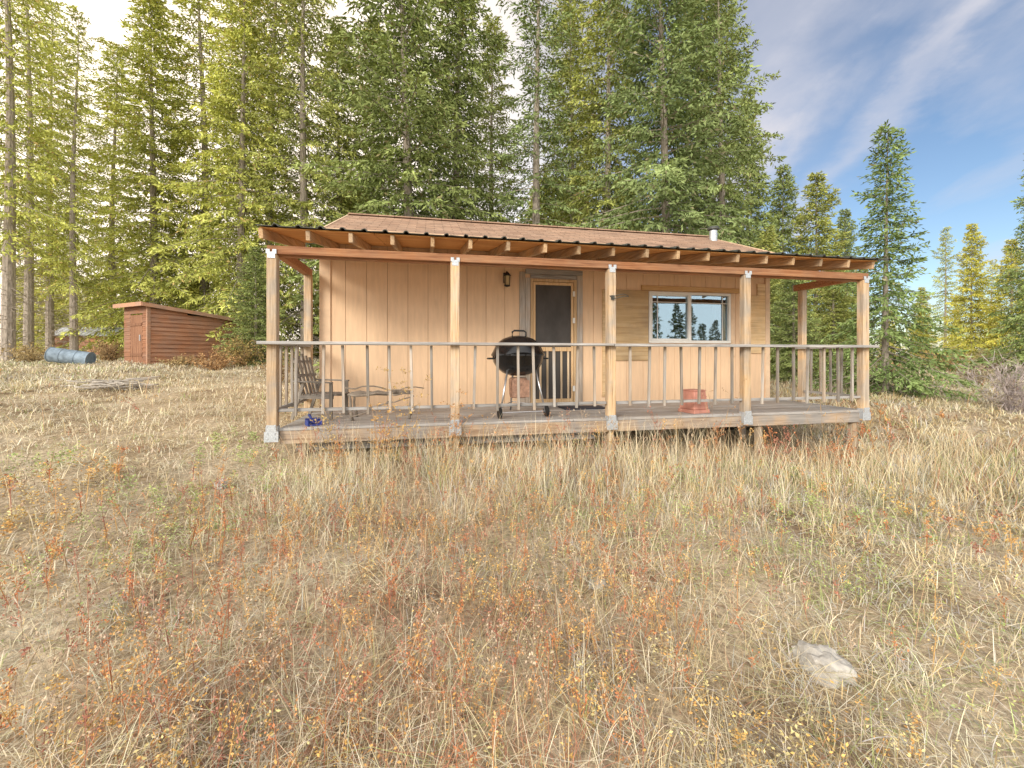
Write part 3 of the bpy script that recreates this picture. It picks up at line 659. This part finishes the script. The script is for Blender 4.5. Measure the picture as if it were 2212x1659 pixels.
TL=[
(18,14.5,19,'D',YG,'bare trunked thin tree at the far left edge of the photo',.3,.9),
(62,18,20,'D',YG,'thin tree second from the left edge with dead lower branches',1.7,.8),
(108,20,17,'D',YG,'tall thin yellowish tree third from the left edge',2.9,.9),
(160,15.5,13.0,'D',YG,'slim grey trunked tree standing left of the brown shed',4.2,.9),
(245,22,16.5,'C',YG,'sparse yellowish tree rising directly behind the brown shed door',.8,1.0),
(335,18.5,16.2,'B',YG,'broad yellow green fir rising right above the brown shed roof',2.2,1.15),
(440,20,20,'C',YG,'dense yellow green fir behind the right end of the brown shed',3.7,1.1),
(520,17,17.5,'B',YG,'olive fir with low boughs between the shed and the porch',5.1,.95),
(585,19.5,22,'C',OL,'dark trunked olive fir beside the left porch post',.2,1.0),
(660,17.5,21,'C',OL,'fir with visible pale trunk above the left end of the cabin roof',1.4,.9),
(735,22,17.6,'B',OL,'green fir behind the left end of the cabin roof ridge',2.5,1.0),
(805,25,20.5,'A',OL,'distant fir between two larger firs above the cabin roof',3.3,.9),
(885,16.5,21,'A',GR,'large dense dark green fir above the cabin door side of the roof',4.6,1.05),
(985,19,22,'B',GR,'deep green fir just right of the large dense dark fir',5.6,.95),
(1065,24,20,'C',OL,'airy fir seen behind the middle of the cabin roof',.9,1.0),
(1160,19,21,'D',BG,'thin see through fir standing over the middle of the cabin roof',2.0,1.1),
(1235,25,23,'B',OL,'far fir left of the tall blue green fir',3.1,.95),
(1310,19.5,21,'B',OL,'olive green fir left of the big blue green fir',4.0,.95),
(1440,16.5,21,'A',BG,'big blue green fir with visible trunk above the cabin window',5.0,.95),
(1500,22,23,'A',BG,'dense fir tucked between the big blue green fir and the edge fir',.4,.85),
(1562,19,21,'C',GR,'ragged fir at the right edge of the tall stand beside the open sky',1.2,.85),
(1615,26,17,'F',GR,'fir partly hidden behind the stove pipe end of the cabin',2.6,.75),
(1690,24,11.5,'F',GR,'shorter green fir just right of the tall stand',3.6,.85),
(1762,21,9.8,'F',OL,'bushy short fir behind the right end of the porch',4.8,1.1),
(1825,27,10.0,'F',GR,'pointed fir between the bushy fir and the lone slim spruce',5.7,.9),
(1660,17,6.0,'F',OL,'low young fir behind the right wall corner of the cabin',1.9,1.1),
(1715,13.5,4.2,'F',GR,'young low fir seen past the right wall of the cabin through the porch',.7,1.25),
(1800,14.5,4.4,'F',OL,'young spreading fir seen behind the right porch railing',2.9,1.3),
(553,13.6,3.9,'F',GR,'low green fir whose boughs overhang the right side of the brown shed',1.3,1.35),
(1912,10.7,6.9,'E',(.66,.84,.80),'lone slim spruce with ragged boughs right of the porch',.6,1.0),
(2042,40,12.8,'G',OL,'sparse half bare far tree right of the lone slim spruce',2.3,.8),
(2098,31,10.3,'F',GO,'sunlit golden fir far right beyond the field',3.9,.8),
(2185,29,8.6,'F',GO,'golden green fir at the far right edge of the field',5.3,1.0),
(2140,44,10.5,'G',GO,'distant golden tree between the two sunlit far right firs',.1,1.0),
(2242,13.5,7.8,'E',(.75,.9,.85),'dark bough tree cut by the right edge of the photo',1.0,.8),
(1990,46,8,'F',GO,'distant low golden fir behind the lone slim spruce',4.1,1.0),
]
for t in TL:
    nm='spruce_tree' if t[3]=='E' else 'fir_tree'
    tree(t[0],t[1],t[2],t[3],t[4],t[5],t[6],t[7],name=nm)
_,cat,_=conifer(21,12,2.4,.05,90,.30,.36,nl=5,dead=0,prof=.75)
Bs,Ds,Ls,Ws,Cs=[],[],[],[],[]; rng=np.random.default_rng(5)
far=[]
for i in range(28): far.append((rng.uniform(-22,16),rng.uniform(30,48),rng.uniform(10,16)))
for i in range(30): far.append((rng.uniform(-75,-22),rng.uniform(32,55),rng.uniform(6,10)))
for i in range(16): far.append((rng.uniform(50,110),rng.uniform(50,75),rng.uniform(4,7)))
for i in range(10): far.append((rng.uniform(-28,20),rng.uniform(-38,-26),rng.uniform(4,6)))
for i in range(7): far.append((rng.uniform(26,50),rng.uniform(-34,-10),rng.uniform(5,9)))
for x,y,h in far:
    k=h/12; a=rng.uniform(0,6.28); ca,sa=math.cos(a),math.sin(a); Rm=np.array([[ca,-sa,0],[sa,ca,0],[0,0,1]])
    Bs.append(cat[0]@Rm.T*k+np.array([x,y,float(gz(x,y))])); Ds.append(cat[1]@Rm.T); Ls.append(cat[2]*k); Ws.append(cat[3]*k)
    Cs.append(cat[4]*np.array([1.5,1.4,.95])*rng.uniform(.9,1.2) if (x<-20 or x>40) and y>0 else cat[4]*np.array([1.1,1.1,.85])*rng.uniform(.8,1.15)*(1 if y>0 else .45))  # outer distant trees: warm sunlight put into the leaf colour
o=link('far_wood',leafmesh('far_wood',*[np.concatenate(a) for a in (Bs,Ds,Ls,Ws,Cs)],M['leaf'],rng)); tag(o,'distant conifer wood closing the view behind the cabin','wood',kind='stuff')
# ------------------------------------------------------------------ shrubs
def shrub(x,y,h,r,ns,twigc,leafc,nleaf,label,seed,leafsize=.035,name='shrub',group=None):
    rng=np.random.default_rng(seed); B=[];D=[];Ln=[];W=[];C=[]
    lb=[]
    for i in range(ns):
        a=rng.uniform(0,6.28); sp=rng.uniform(.1,1)*r; p=np.array([rng.normal()*.08*r,rng.normal()*.08*r,0.]); hh=h*rng.uniform(.55,1)*(1-.35*(sp/r)**2)
        e=np.array([math.cos(a)*sp,math.sin(a)*sp,hh]); prev=p; ns_=6
        for k in range(1,ns_+1):
            t=k/ns_; q=p+(e-p)*np.array([t,t,t**.8])+rng.normal(size=3)*.03*h; d=q-prev; l=np.linalg.norm(d)
            B.append(prev);D.append(d);Ln.append(l*1.15);W.append(.016*(1-.7*t)*h+.003);C.append(np.array(twigc)*rng.uniform(.6,1.3))
            for j in range(3):
                td=unit((d/l*.7+rng.normal(size=3)*.6)[None])[0]; tl=rng.uniform(.1,.26)*h; s_=prev+d*rng.uniform(); B.append(s_);D.append(td);Ln.append(tl);W.append(.005*h+.003);C.append(np.array(twigc)*rng.uniform(.7,1.4))
                for z in range(nleaf): lb.append(s_+td*tl*rng.uniform(.2,1.05)+rng.normal(size=3)*.015)
            prev=q
    root=thing(name,label,'shrub',(x,y,float(gz(x,y))-.03),0,group)
    link('branches',leafmesh('branches',np.array(B),np.array(D),np.array(Ln),np.array(W),np.array(C),M['grass'],rng),root)
    if lb:
        lb=np.array(lb); n=len(lb); dd=rng.normal(size=(n,3)); c=np.array(leafc)*rng.uniform(.5,1.35,(n,1)); l=leafsize*rng.uniform(.6,1.4,n)
        link('leaves',leafmesh('leaves',lb,dd,l,l*.55,c,M['leaf'],rng),root)
def P2(px,D): return (px-1106)/900*D,D
SH=[(2190,8.3,1.35,.9,60,(.44,.38,.37),(.4,.34,.25),1,'bare grey twiggy shrub at the right edge of the photo'),
(2100,12.5,.8,.8,36,(.40,.34,.3),(.46,.38,.25),3,'low greyish shrub in the field left of the bare twiggy shrub'),
(2165,15,1.1,1.2,40,(.40,.31,.24),(.50,.36,.2),3,'brown shrub behind the bare twiggy shrub at right'),
(2050,18,1.0,1.3,40,(.42,.34,.22),(.60,.42,.18),4,'tan shrub in the field behind the lone spruce'),
(2140,22,1.3,1.7,44,(.38,.34,.2),(.42,.42,.2),5,'olive shrub in front of the golden firs'),
(2010,24,1.2,1.6,40,(.44,.34,.2),(.64,.44,.18),4,'golden brown shrub far behind the lone spruce'),
(1930,17,.9,1.0,36,(.4,.3,.2),(.54,.36,.17),4,'rusty shrub just behind the lone slim spruce'),
(520,12.9,1.0,.7,40,(.32,.24,.16),(.44,.33,.13),5,'brown leaved bush at the right end of the shed'),
(470,12.0,.6,.8,36,(.34,.24,.17),(.50,.31,.15),4,'low rusty bush in front of the shed side wall'),
(400,12.3,.4,.7,30,(.34,.25,.17),(.48,.36,.18),4,'short dry bush below the shed side wall'),
(235,14.5,.8,.7,36,(.34,.25,.17),(.46,.32,.16),4,'dry bush left of the shed door'),
(60,14,.7,1.0,36,(.36,.29,.2),(.52,.40,.2),4,'dry bush behind the metal drum'),
(600,9.5,.8,.5,26,(.32,.24,.17),(.46,.32,.15),4,'small dry bush behind the left end of the porch')]
for i,(px,D,h,r,ns,tcx,lc,nl,lab) in enumerate(SH): shrub(*P2(px,D),h,r,ns,tcx,lc,nl,lab,100+i,.05 if D>10 else .03)
# ------------------------------------------------------------------ grass
def inside(x,y):
    s,w=tocab(x,y); a=(s>-.02)&(s<8.5)&(w>.10)&(w<5.6)
    dx=x+11.8; dy=y-13.5; u=.43*dx+.903*dy; v=-.903*dx+.43*dy
    return a|((u>-.05)&(u<3.1)&(v>-.05)&(v<1.55))
def scatter(n,dmin,dmax,pw,half=1.42,rng=RNG):
    u=rng.uniform(size=n); e=2-pw
    d=(dmin**e+u*(dmax**e-dmin**e))**(1/e); x=d*rng.uniform(-half,half,n); return x,d
PAL=np.array([(.76,.65,.41),(.84,.77,.58),(.63,.61,.55),(.76,.58,.29),(.52,.26,.16),(.44,.50,.21),(.44,.32,.23)])
def blademesh(name,x,y,h,lean,az,w,bend,col,zoff=0):
    n=len(x); z=gz(x,y)-.01+zoff
    base=np.stack([x,y,z],1); hd=np.stack([np.cos(az),np.sin(az),np.zeros(n)],1); sd=np.stack([-np.sin(az),np.cos(az),np.zeros(n)],1)
    ph=RNG.uniform(0,6.28,n); sd=sd*np.cos(ph)[:,None]+hd*np.sin(ph)[:,None]*.6
    V=np.empty((n,7,3)); pos=base.copy(); ang=lean.copy(); ts=[0,.36,.70,1.0]; 
    for k in range(4):
        ww=(w*(1,.85,.55,0)[k]/2)[:,None]
        if k<3: V[:,2*k]=pos-sd*ww; V[:,2*k+1]=pos+sd*ww
        else: V[:,6]=pos
        if k<3:
            dl=(h*(ts[k+1]-ts[k]))[:,None]; pos=pos+dl*(hd*np.sin(ang)[:,None]+np.array([0,0,1])*np.cos(ang)[:,None]); ang=np.minimum(ang+bend,1.75)
    V[:,:,2]=np.maximum(V[:,:,2],(z+.004)[:,None])
    b=np.arange(n)[:,None]*7
    F4=np.concatenate([b+np.array([0,1,3,2]),b+np.array([2,3,5,4])]); F3=b+np.array([4,5,6])
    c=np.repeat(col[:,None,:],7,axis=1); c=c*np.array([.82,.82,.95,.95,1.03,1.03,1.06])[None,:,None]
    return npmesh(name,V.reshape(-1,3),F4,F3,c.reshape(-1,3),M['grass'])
def grass():
    T=15500; tx,ty=scatter(T,.9,20,1.05); per=17
    soil=pn(tx,ty,31,1.5)+.35*(tx>.8)*(ty<3)
    kp=~((soil>.85)&(RNG.uniform(size=T)<.5)); tx,ty=tx[kp],ty[kp]; T=len(tx)
    n1=pn(tx,ty,1,1.1); n2=pn(tx,ty,2,1.8); n3=pn(tx,ty,3,.9); n4=pn(tx,ty,4,2.2)
    ss,wwc=tocab(tx,ty)
    tall=np.exp(-((wwc+1.0)/.9)**2)*(ss>.2)*(ss<9.5)
    nearD=np.exp(-((wwc+.1)/.45)**2)*(ss>-.5)*(ss<9)
    left=1/(1+np.exp((tx+1.2)*1.5)); fg=np.exp(-((tx+.5)/1.5)**2-((ty-2.3)/1.0)**2)
    H=(.11+.10*np.clip(n1+.3,0,1.5)+.12*tall)*RNG.uniform(.5,1.5,T)*(1-.15*nearD)*(1-.35*left)
    Wt=np.stack([1.0+.3*n2,.75+1.2*left+.4*n4,.60+.55*n3,.32+.35*n2+.15*tall,.14+.65*fg+.45*np.clip(n1,0,1)*(1-.6*left),.24+.95*np.clip(n3+.1,0,1)+.15*left,.18+.45*fg],1)
    Wt=np.clip(Wt,.02,None)**1.7; Wt/=Wt.sum(1,keepdims=True); cum=Wt.cumsum(1)
    r=RNG.uniform(size=(T,1)); main=(r>cum).sum(1).clip(0,6)
    tb=np.clip(1+.15*pn(tx,ty,21,2.6)+RNG.normal(size=T)*.10,.65,1.3)
    x=np.repeat(tx,per)+RNG.normal(size=T*per)*.055*np.repeat(.6+.12*ty,per); y=np.repeat(ty,per)+RNG.normal(size=T*per)*.055*np.repeat(.6+.12*ty,per)
    h=np.repeat(H,per)*RNG.uniform(.5,1.3,T*per); n=len(x)
    r=RNG.uniform(size=(n,1)); ind=(r>np.repeat(cum,per,axis=0)).sum(1).clip(0,6); ci=np.where(RNG.uniform(size=n)<.7,np.repeat(main,per),ind)
    col=PAL[ci]*RNG.uniform(.72,1.12,(n,1))*RNG.uniform(.95,1.05,(n,3))*np.repeat(tb,per)[:,None]
    tl=np.repeat(tall,per)
    lean=np.abs(RNG.normal(0,.55,n))*(1-.45*tl)+.05; flat=RNG.uniform(size=n)<(.50*(1-.6*tl)); lean[flat]=RNG.uniform(1.1,1.55,flat.sum())
    h[flat]*=1.35
    K=3200; s2=RNG.uniform(.25,10,K); w2=-np.abs(RNG.normal(0,.75,K))-.06
    kx=CX+cs*s2-sn*w2; ky=CY+sn*s2+cs*w2
    K2=1000; fx,fy=scatter(K2,1.5,9,1.0); kx=np.concatenate([kx,fx]); ky=np.concatenate([ky,fy]); K+=K2
    kh=RNG.uniform(.28,.70,K); kh[:K-K2]*=np.where(s2<2.5,.85,1.05); kh[-K2:]*=.7
    kc=np.array([(.84,.74,.52),(.76,.61,.36),(.60,.40,.24)])[RNG.choice(3,K,p=[.6,.25,.15])]
    x=np.concatenate([x,kx]); y=np.concatenate([y,ky]); h=np.concatenate([h,kh]); lean=np.concatenate([lean,np.abs(RNG.normal(0,.2,K))]); col=np.concatenate([col,kc*RNG.uniform(.7,1.15,(K,1))]); n=len(x)
    D=np.hypot(x,y); w=np.maximum(.0028,.00125*D)*RNG.uniform(.7,1.5,n); w[-K:]*=.75
    keep=~inside(x,y)&(y>.55)
    a=[q[keep] for q in (x,y,h,lean,RNG.uniform(0,6.28,n),w,RNG.uniform(.05,.45,n),col)]
    zo=np.where(a[3]>1.05,RNG.uniform(.0,.07,len(a[0])),0)
    o=link('dry_grass',blademesh('dry_grass',*a,zoff=zo)); tag(o,'dry straw coloured grass covering the slope','grass',kind='stuff')
grass()
def weeds():
    n=3400; x,y=scatter(n,1.25,8,1.1); pr=.18+.70*np.exp(-((x+.5)/1.9)**2-((y-2.5)/1.4)**2)+.50*pn(x,y,9,1.2)-.15*(x<-2.5); k=(RNG.uniform(size=n)<pr)&~inside(x,y); x,y=x[k],y[k]
    s2=RNG.uniform(.3,8.6,130); w2=-np.abs(RNG.normal(0,.35,130))-.08; x=np.concatenate([x,CX+cs*s2-sn*w2]); y=np.concatenate([y,CY+sn*s2+cs*w2]); nd=130
    B=[];D=[];L=[];W=[];C=[]
    for q_,(a,b) in enumerate(zip(x,y)):
        z=float(gz(a,b)); h=RNG.uniform(.14,.36)*(1.0 if b<5 else 1.3)*(1.5 if q_>=len(x)-nd else 1); d0=np.array([RNG.normal()*.16,RNG.normal()*.16,1.]); d0/=np.linalg.norm(d0); p=np.array([a,b,z]); dist=math.hypot(a,b); sw=max(.003,.0011*dist)
        rust=np.array([(.52,.21,.10),(.58,.30,.13),(.44,.20,.14),(.66,.42,.17),(.54,.42,.30)][RNG.integers(5)])
        B.append(p);D.append(d0);L.append(h*1.1);W.append(sw*1.3);C.append(rust*.8)
        nb=RNG.integers(4,8)
        for i in range(nb):
            t=RNG.uniform(.35,1); q=p+d0*h*t; e=unit((d0*.9+RNG.normal(size=3)*.5)[None])[0]; l=h*RNG.uniform(.12,.3); B.append(q);D.append(e);L.append(l);W.append(sw);C.append(rust*.9)
            for j in range(7):
                B.append(q+e*l*RNG.uniform(.5,1.05)+RNG.normal(size=3)*.008);D.append(RNG.normal(size=3)+np.array([0,0,.6]));s=max(.010,.0028*dist)*RNG.uniform(.7,1.5);L.append(s);W.append(s*.6);C.append(rust*RNG.uniform(.6,1.5))
    o=link('rusty_weeds',leafmesh('rusty_weeds',np.array(B),np.array(D),np.array(L),np.array(W),np.array(C),M['grass'])); tag(o,'rust brown seed head weeds among the grass','weeds',kind='stuff')
    n=2200; x,y=scatter(n,1.15,6.0,1.1); pr=.12+.6*(pn(x,y,14,1.3)>.10)+.35*(y<1.9)-.12*(y>3); k=(RNG.uniform(size=n)<pr)&~inside(x,y); x,y=x[k],y[k]
    g=pn(x,y,15,1.0)
    B=[];D=[];L=[];W=[];C=[]; pal=[(.74,.48,.16),(.70,.40,.14),(.66,.56,.27),(.50,.54,.20),(.38,.48,.17),(.44,.52,.22)]
    for a,b,gg in zip(x,y,g):
        z=float(gz(a,b)); h=RNG.uniform(.07,.26); dist=math.hypot(a,b); d0=np.array([RNG.normal()*.2,RNG.normal()*.2,1.]); d0/=np.linalg.norm(d0); p=np.array([a,b,z]); B.append(p);D.append(d0);L.append(h);W.append(.004);C.append(np.array((.4,.3,.16)))
        m=RNG.integers(20,48); c0=np.array(pal[RNG.integers(3) if gg>0 else 3+RNG.integers(3)])
        for i in range(m):
            t=RNG.uniform(.15,1.05); az=RNG.uniform(0,6.28); B.append(p+d0*h*t+RNG.normal(size=3)*.03*h/.2*np.array([1,1,.4]));D.append(np.array([math.cos(az),math.sin(az),RNG.uniform(-.2,.7)]));s=RNG.uniform(.008,.020)*max(1,dist/3.5);L.append(s);W.append(s*.5);C.append(c0*RNG.uniform(.6,1.3))
    o=link('leafy_weeds',leafmesh('leafy_weeds',np.array(B),np.array(D),np.array(L),np.array(W),np.array(C),M['grass'])); tag(o,'small yellow and orange leafy weeds among the grass','weeds',kind='stuff')
weeds()
def tallweed(x,y,h,label,col,leafn,seed):
    rng=np.random.default_rng(seed); B=[];D=[];L=[];W=[];C=[]
    for st in range(4):
        d0=unit(np.array([[rng.normal()*.12,rng.normal()*.12,1.]]))[0]; hh=h*rng.uniform(.7,1)
        q=np.array([rng.normal()*.04,rng.normal()*.04,0]); nseg=5
        for k in range(nseg):
            B.append(q);D.append(d0);L.append(hh/nseg*1.15);W.append(.009);C.append((.42,.29,.17)); q=q+d0*hh/nseg
            d0=unit((d0+rng.normal(size=3)*.06)[None])[0]
            if k>0:
                for i in range(leafn):
                    e=unit(np.array([[rng.normal(),rng.normal(),.5]]))[0]; l=rng.uniform(.05,.16); B.append(q);D.append(e);L.append(l);W.append(.005);C.append((.42,.28,.15))
                    for j in range(3): B.append(q+e*l*rng.uniform(.4,1.1));D.append(rng.normal(size=3));s=rng.uniform(.018,.034);L.append(s);W.append(s*.5);C.append(np.array(col)*rng.uniform(.6,1.3))
    o=link('tall_weed',leafmesh('tall_weed',np.array(B),np.array(D),np.array(L),np.array(W),np.array(C),M['grass'],rng),None,(x,y,float(gz(x,y)))); tag(o,label,'weed')
for i,(s,w,h,lab,c,n) in enumerate([(1.55,-.30,1.15,'yellow leaved tall weed in front of the railing left of the second porch post',(.70,.48,.18),5),(1.25,-.35,.8,'orange leaved weed in front of the left half of the railing',(.66,.40,.15),4),(2.02,-.22,.8,'rusty weed at the foot of the second porch post',(.54,.28,.12),4),(.75,-.40,.65,'straw coloured weed near the left corner of the deck',(.62,.47,.22),4),(5.55,-.35,1.25,'tall thin brown weed rising past the red planter',(.46,.28,.16),1),(7.15,-.4,1.1,'thin dry weed before the right end of the railing',(.5,.36,.2),2)]):
    x,y,_=cab(s,w,0); tallweed(x,y,h,lab,c,n,300+i)
# ------------------------------------------------------------------ sky, sun, camera
w=bpy.data.worlds.new('World'); scene.world=w; w.use_nodes=True; nt=w.node_tree; L=nt.links.new
bg=nt.nodes['Background']; bg.inputs['Strength'].default_value=.15
sky=N(nt,'ShaderNodeTexSky',sky_type='NISHITA',sun_disc=False); SE,SA=R(24),R(-150)
sky.sun_elevation=SE; sky.sun_rotation=SA; sky.air_density=1.0; sky.dust_density=.6; sky.ozone_density=2
tc=N(nt,'ShaderNodeTexCoord'); sp=N(nt,'ShaderNodeSeparateXYZ'); L(tc.outputs['Generated'],sp.inputs[0])
def math_(op,a,b=None,clamp=False):
    n=N(nt,'ShaderNodeMath',operation=op); n.use_clamp=clamp
    for i,v in enumerate((a,b)):
        if v is None: continue
        if isinstance(v,(int,float)): n.inputs[i].default_value=v
        else: L(v,n.inputs[i])
    return n.outputs[0]
zz=math_('ADD',math_('MAXIMUM',sp.outputs['Z'],.0),.22)
X=math_('DIVIDE',sp.outputs['X'],zz); Y=math_('DIVIDE',sp.outputs['Y'],zz)
cb=N(nt,'ShaderNodeCombineXYZ'); L(X,cb.inputs[0]); L(Y,cb.inputs[1])
mp=N(nt,'ShaderNodeMapping'); mp.inputs['Rotation'].default_value=(0,0,R(20)); mp.inputs['Scale'].default_value=(1.3,.7,1); mp.inputs['Location'].default_value=(.35,.2,0); L(cb.outputs[0],mp.inputs[0])
no=N(nt,'ShaderNodeTexNoise',i_Scale=1.5,i_Detail=8,i_Roughness=.55,i_Distortion=.3); L(mp.outputs[0],no.inputs['Vector'])
n2=N(nt,'ShaderNodeTexNoise',i_Scale=3.0,i_Detail=6,i_Roughness=.58); L(cb.outputs[0],n2.inputs['Vector'])
rp=ramp(nt,[(.50,(0,0,0)),(.75,(.7,.7,.7))]); L(no.outputs['Fac'],rp.inputs[0])
wob=math_('MULTIPLY',math_('SUBTRACT',n2.outputs['Fac'],.5),.40)
Xp=math_('ADD',math_('SUBTRACT',X,math_('MULTIPLY',math_('SUBTRACT',Y,1.05),.30)),wob)
def band(c,s,a):
    d=math_('DIVIDE',math_('SUBTRACT',Xp,c),s); e=math_('POWER',2.718,math_('MULTIPLY',math_('MULTIPLY',d,d),-1.0)); return math_('MULTIPLY',e,a)
vis=N(nt,'ShaderNodeMapRange',interpolation_type='SMOOTHSTEP'); vis.inputs[1].default_value=.3; vis.inputs[2].default_value=.7; L(no.outputs['Fac'],vis.inputs[0])
bands=math_('ADD',band(.60,.17,.9),band(.97,.065,.6))
bands=math_('MULTIPLY',bands,math_('ADD',math_('MULTIPLY',vis.outputs[0],.6),.55))
cl=math_('ADD',bands,rp.outputs[0],True)
dt=N(nt,'ShaderNodeVectorMath',operation='DOT_PRODUCT'); L(tc.outputs['Generated'],dt.inputs[0]); dt.inputs[1].default_value=Vector((-.80,.55,.25)).normalized()
mr=N(nt,'ShaderNodeMapRange',interpolation_type='SMOOTHSTEP'); mr.inputs[1].default_value=.25; mr.inputs[2].default_value=.95; L(dt.outputs['Value'],mr.inputs[0])
# unseen white glow added to the sky behind the viewer as front fill
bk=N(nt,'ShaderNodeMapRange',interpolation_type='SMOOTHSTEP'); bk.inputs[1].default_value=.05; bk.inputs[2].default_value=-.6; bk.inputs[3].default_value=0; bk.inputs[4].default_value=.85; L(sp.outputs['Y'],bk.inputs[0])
mx1=N(nt,'ShaderNodeMix',data_type='RGBA'); L(cl,mx1.inputs['Factor']); L(sky.outputs[0],mx1.inputs['A']); mx1.inputs['B'].default_value=(5.0,4.95,5.4,1)
mx2=N(nt,'ShaderNodeMix',data_type='RGBA'); L(mr.outputs[0],mx2.inputs['Factor']); L(mx1.outputs['Result'],mx2.inputs['A']); mx2.inputs['B'].default_value=(13,11.4,9.6,1)
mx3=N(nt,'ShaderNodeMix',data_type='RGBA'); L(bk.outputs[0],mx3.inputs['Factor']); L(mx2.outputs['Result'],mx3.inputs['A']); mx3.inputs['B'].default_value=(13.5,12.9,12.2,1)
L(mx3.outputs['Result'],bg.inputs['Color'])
sd=bpy.data.lights.new('sun','SUN'); sd.energy=2.7; sd.angle=R(18); sd.color=(1,.92,.79); so=bpy.data.objects.new('sun',sd); COL.objects.link(so)
dirv=Vector((math.sin(SA)*math.cos(SE),math.cos(SA)*math.cos(SE),math.sin(SE)))
so.rotation_euler=dirv.to_track_quat('Z','Y').to_euler()
cd=bpy.data.cameras.new('camera'); cd.sensor_width=36; cd.lens=36*900/2212; cd.shift_y=-60.5/2212; cd.clip_start=.05; cd.clip_end=2000
co=bpy.data.objects.new('camera',cd); COL.objects.link(co); co.location=(0,0,1.5); co.rotation_euler=(R(90),0,0); scene.camera=co
scene.view_settings.view_transform='Standard'; scene.view_settings.look='None'; scene.view_settings.exposure=0
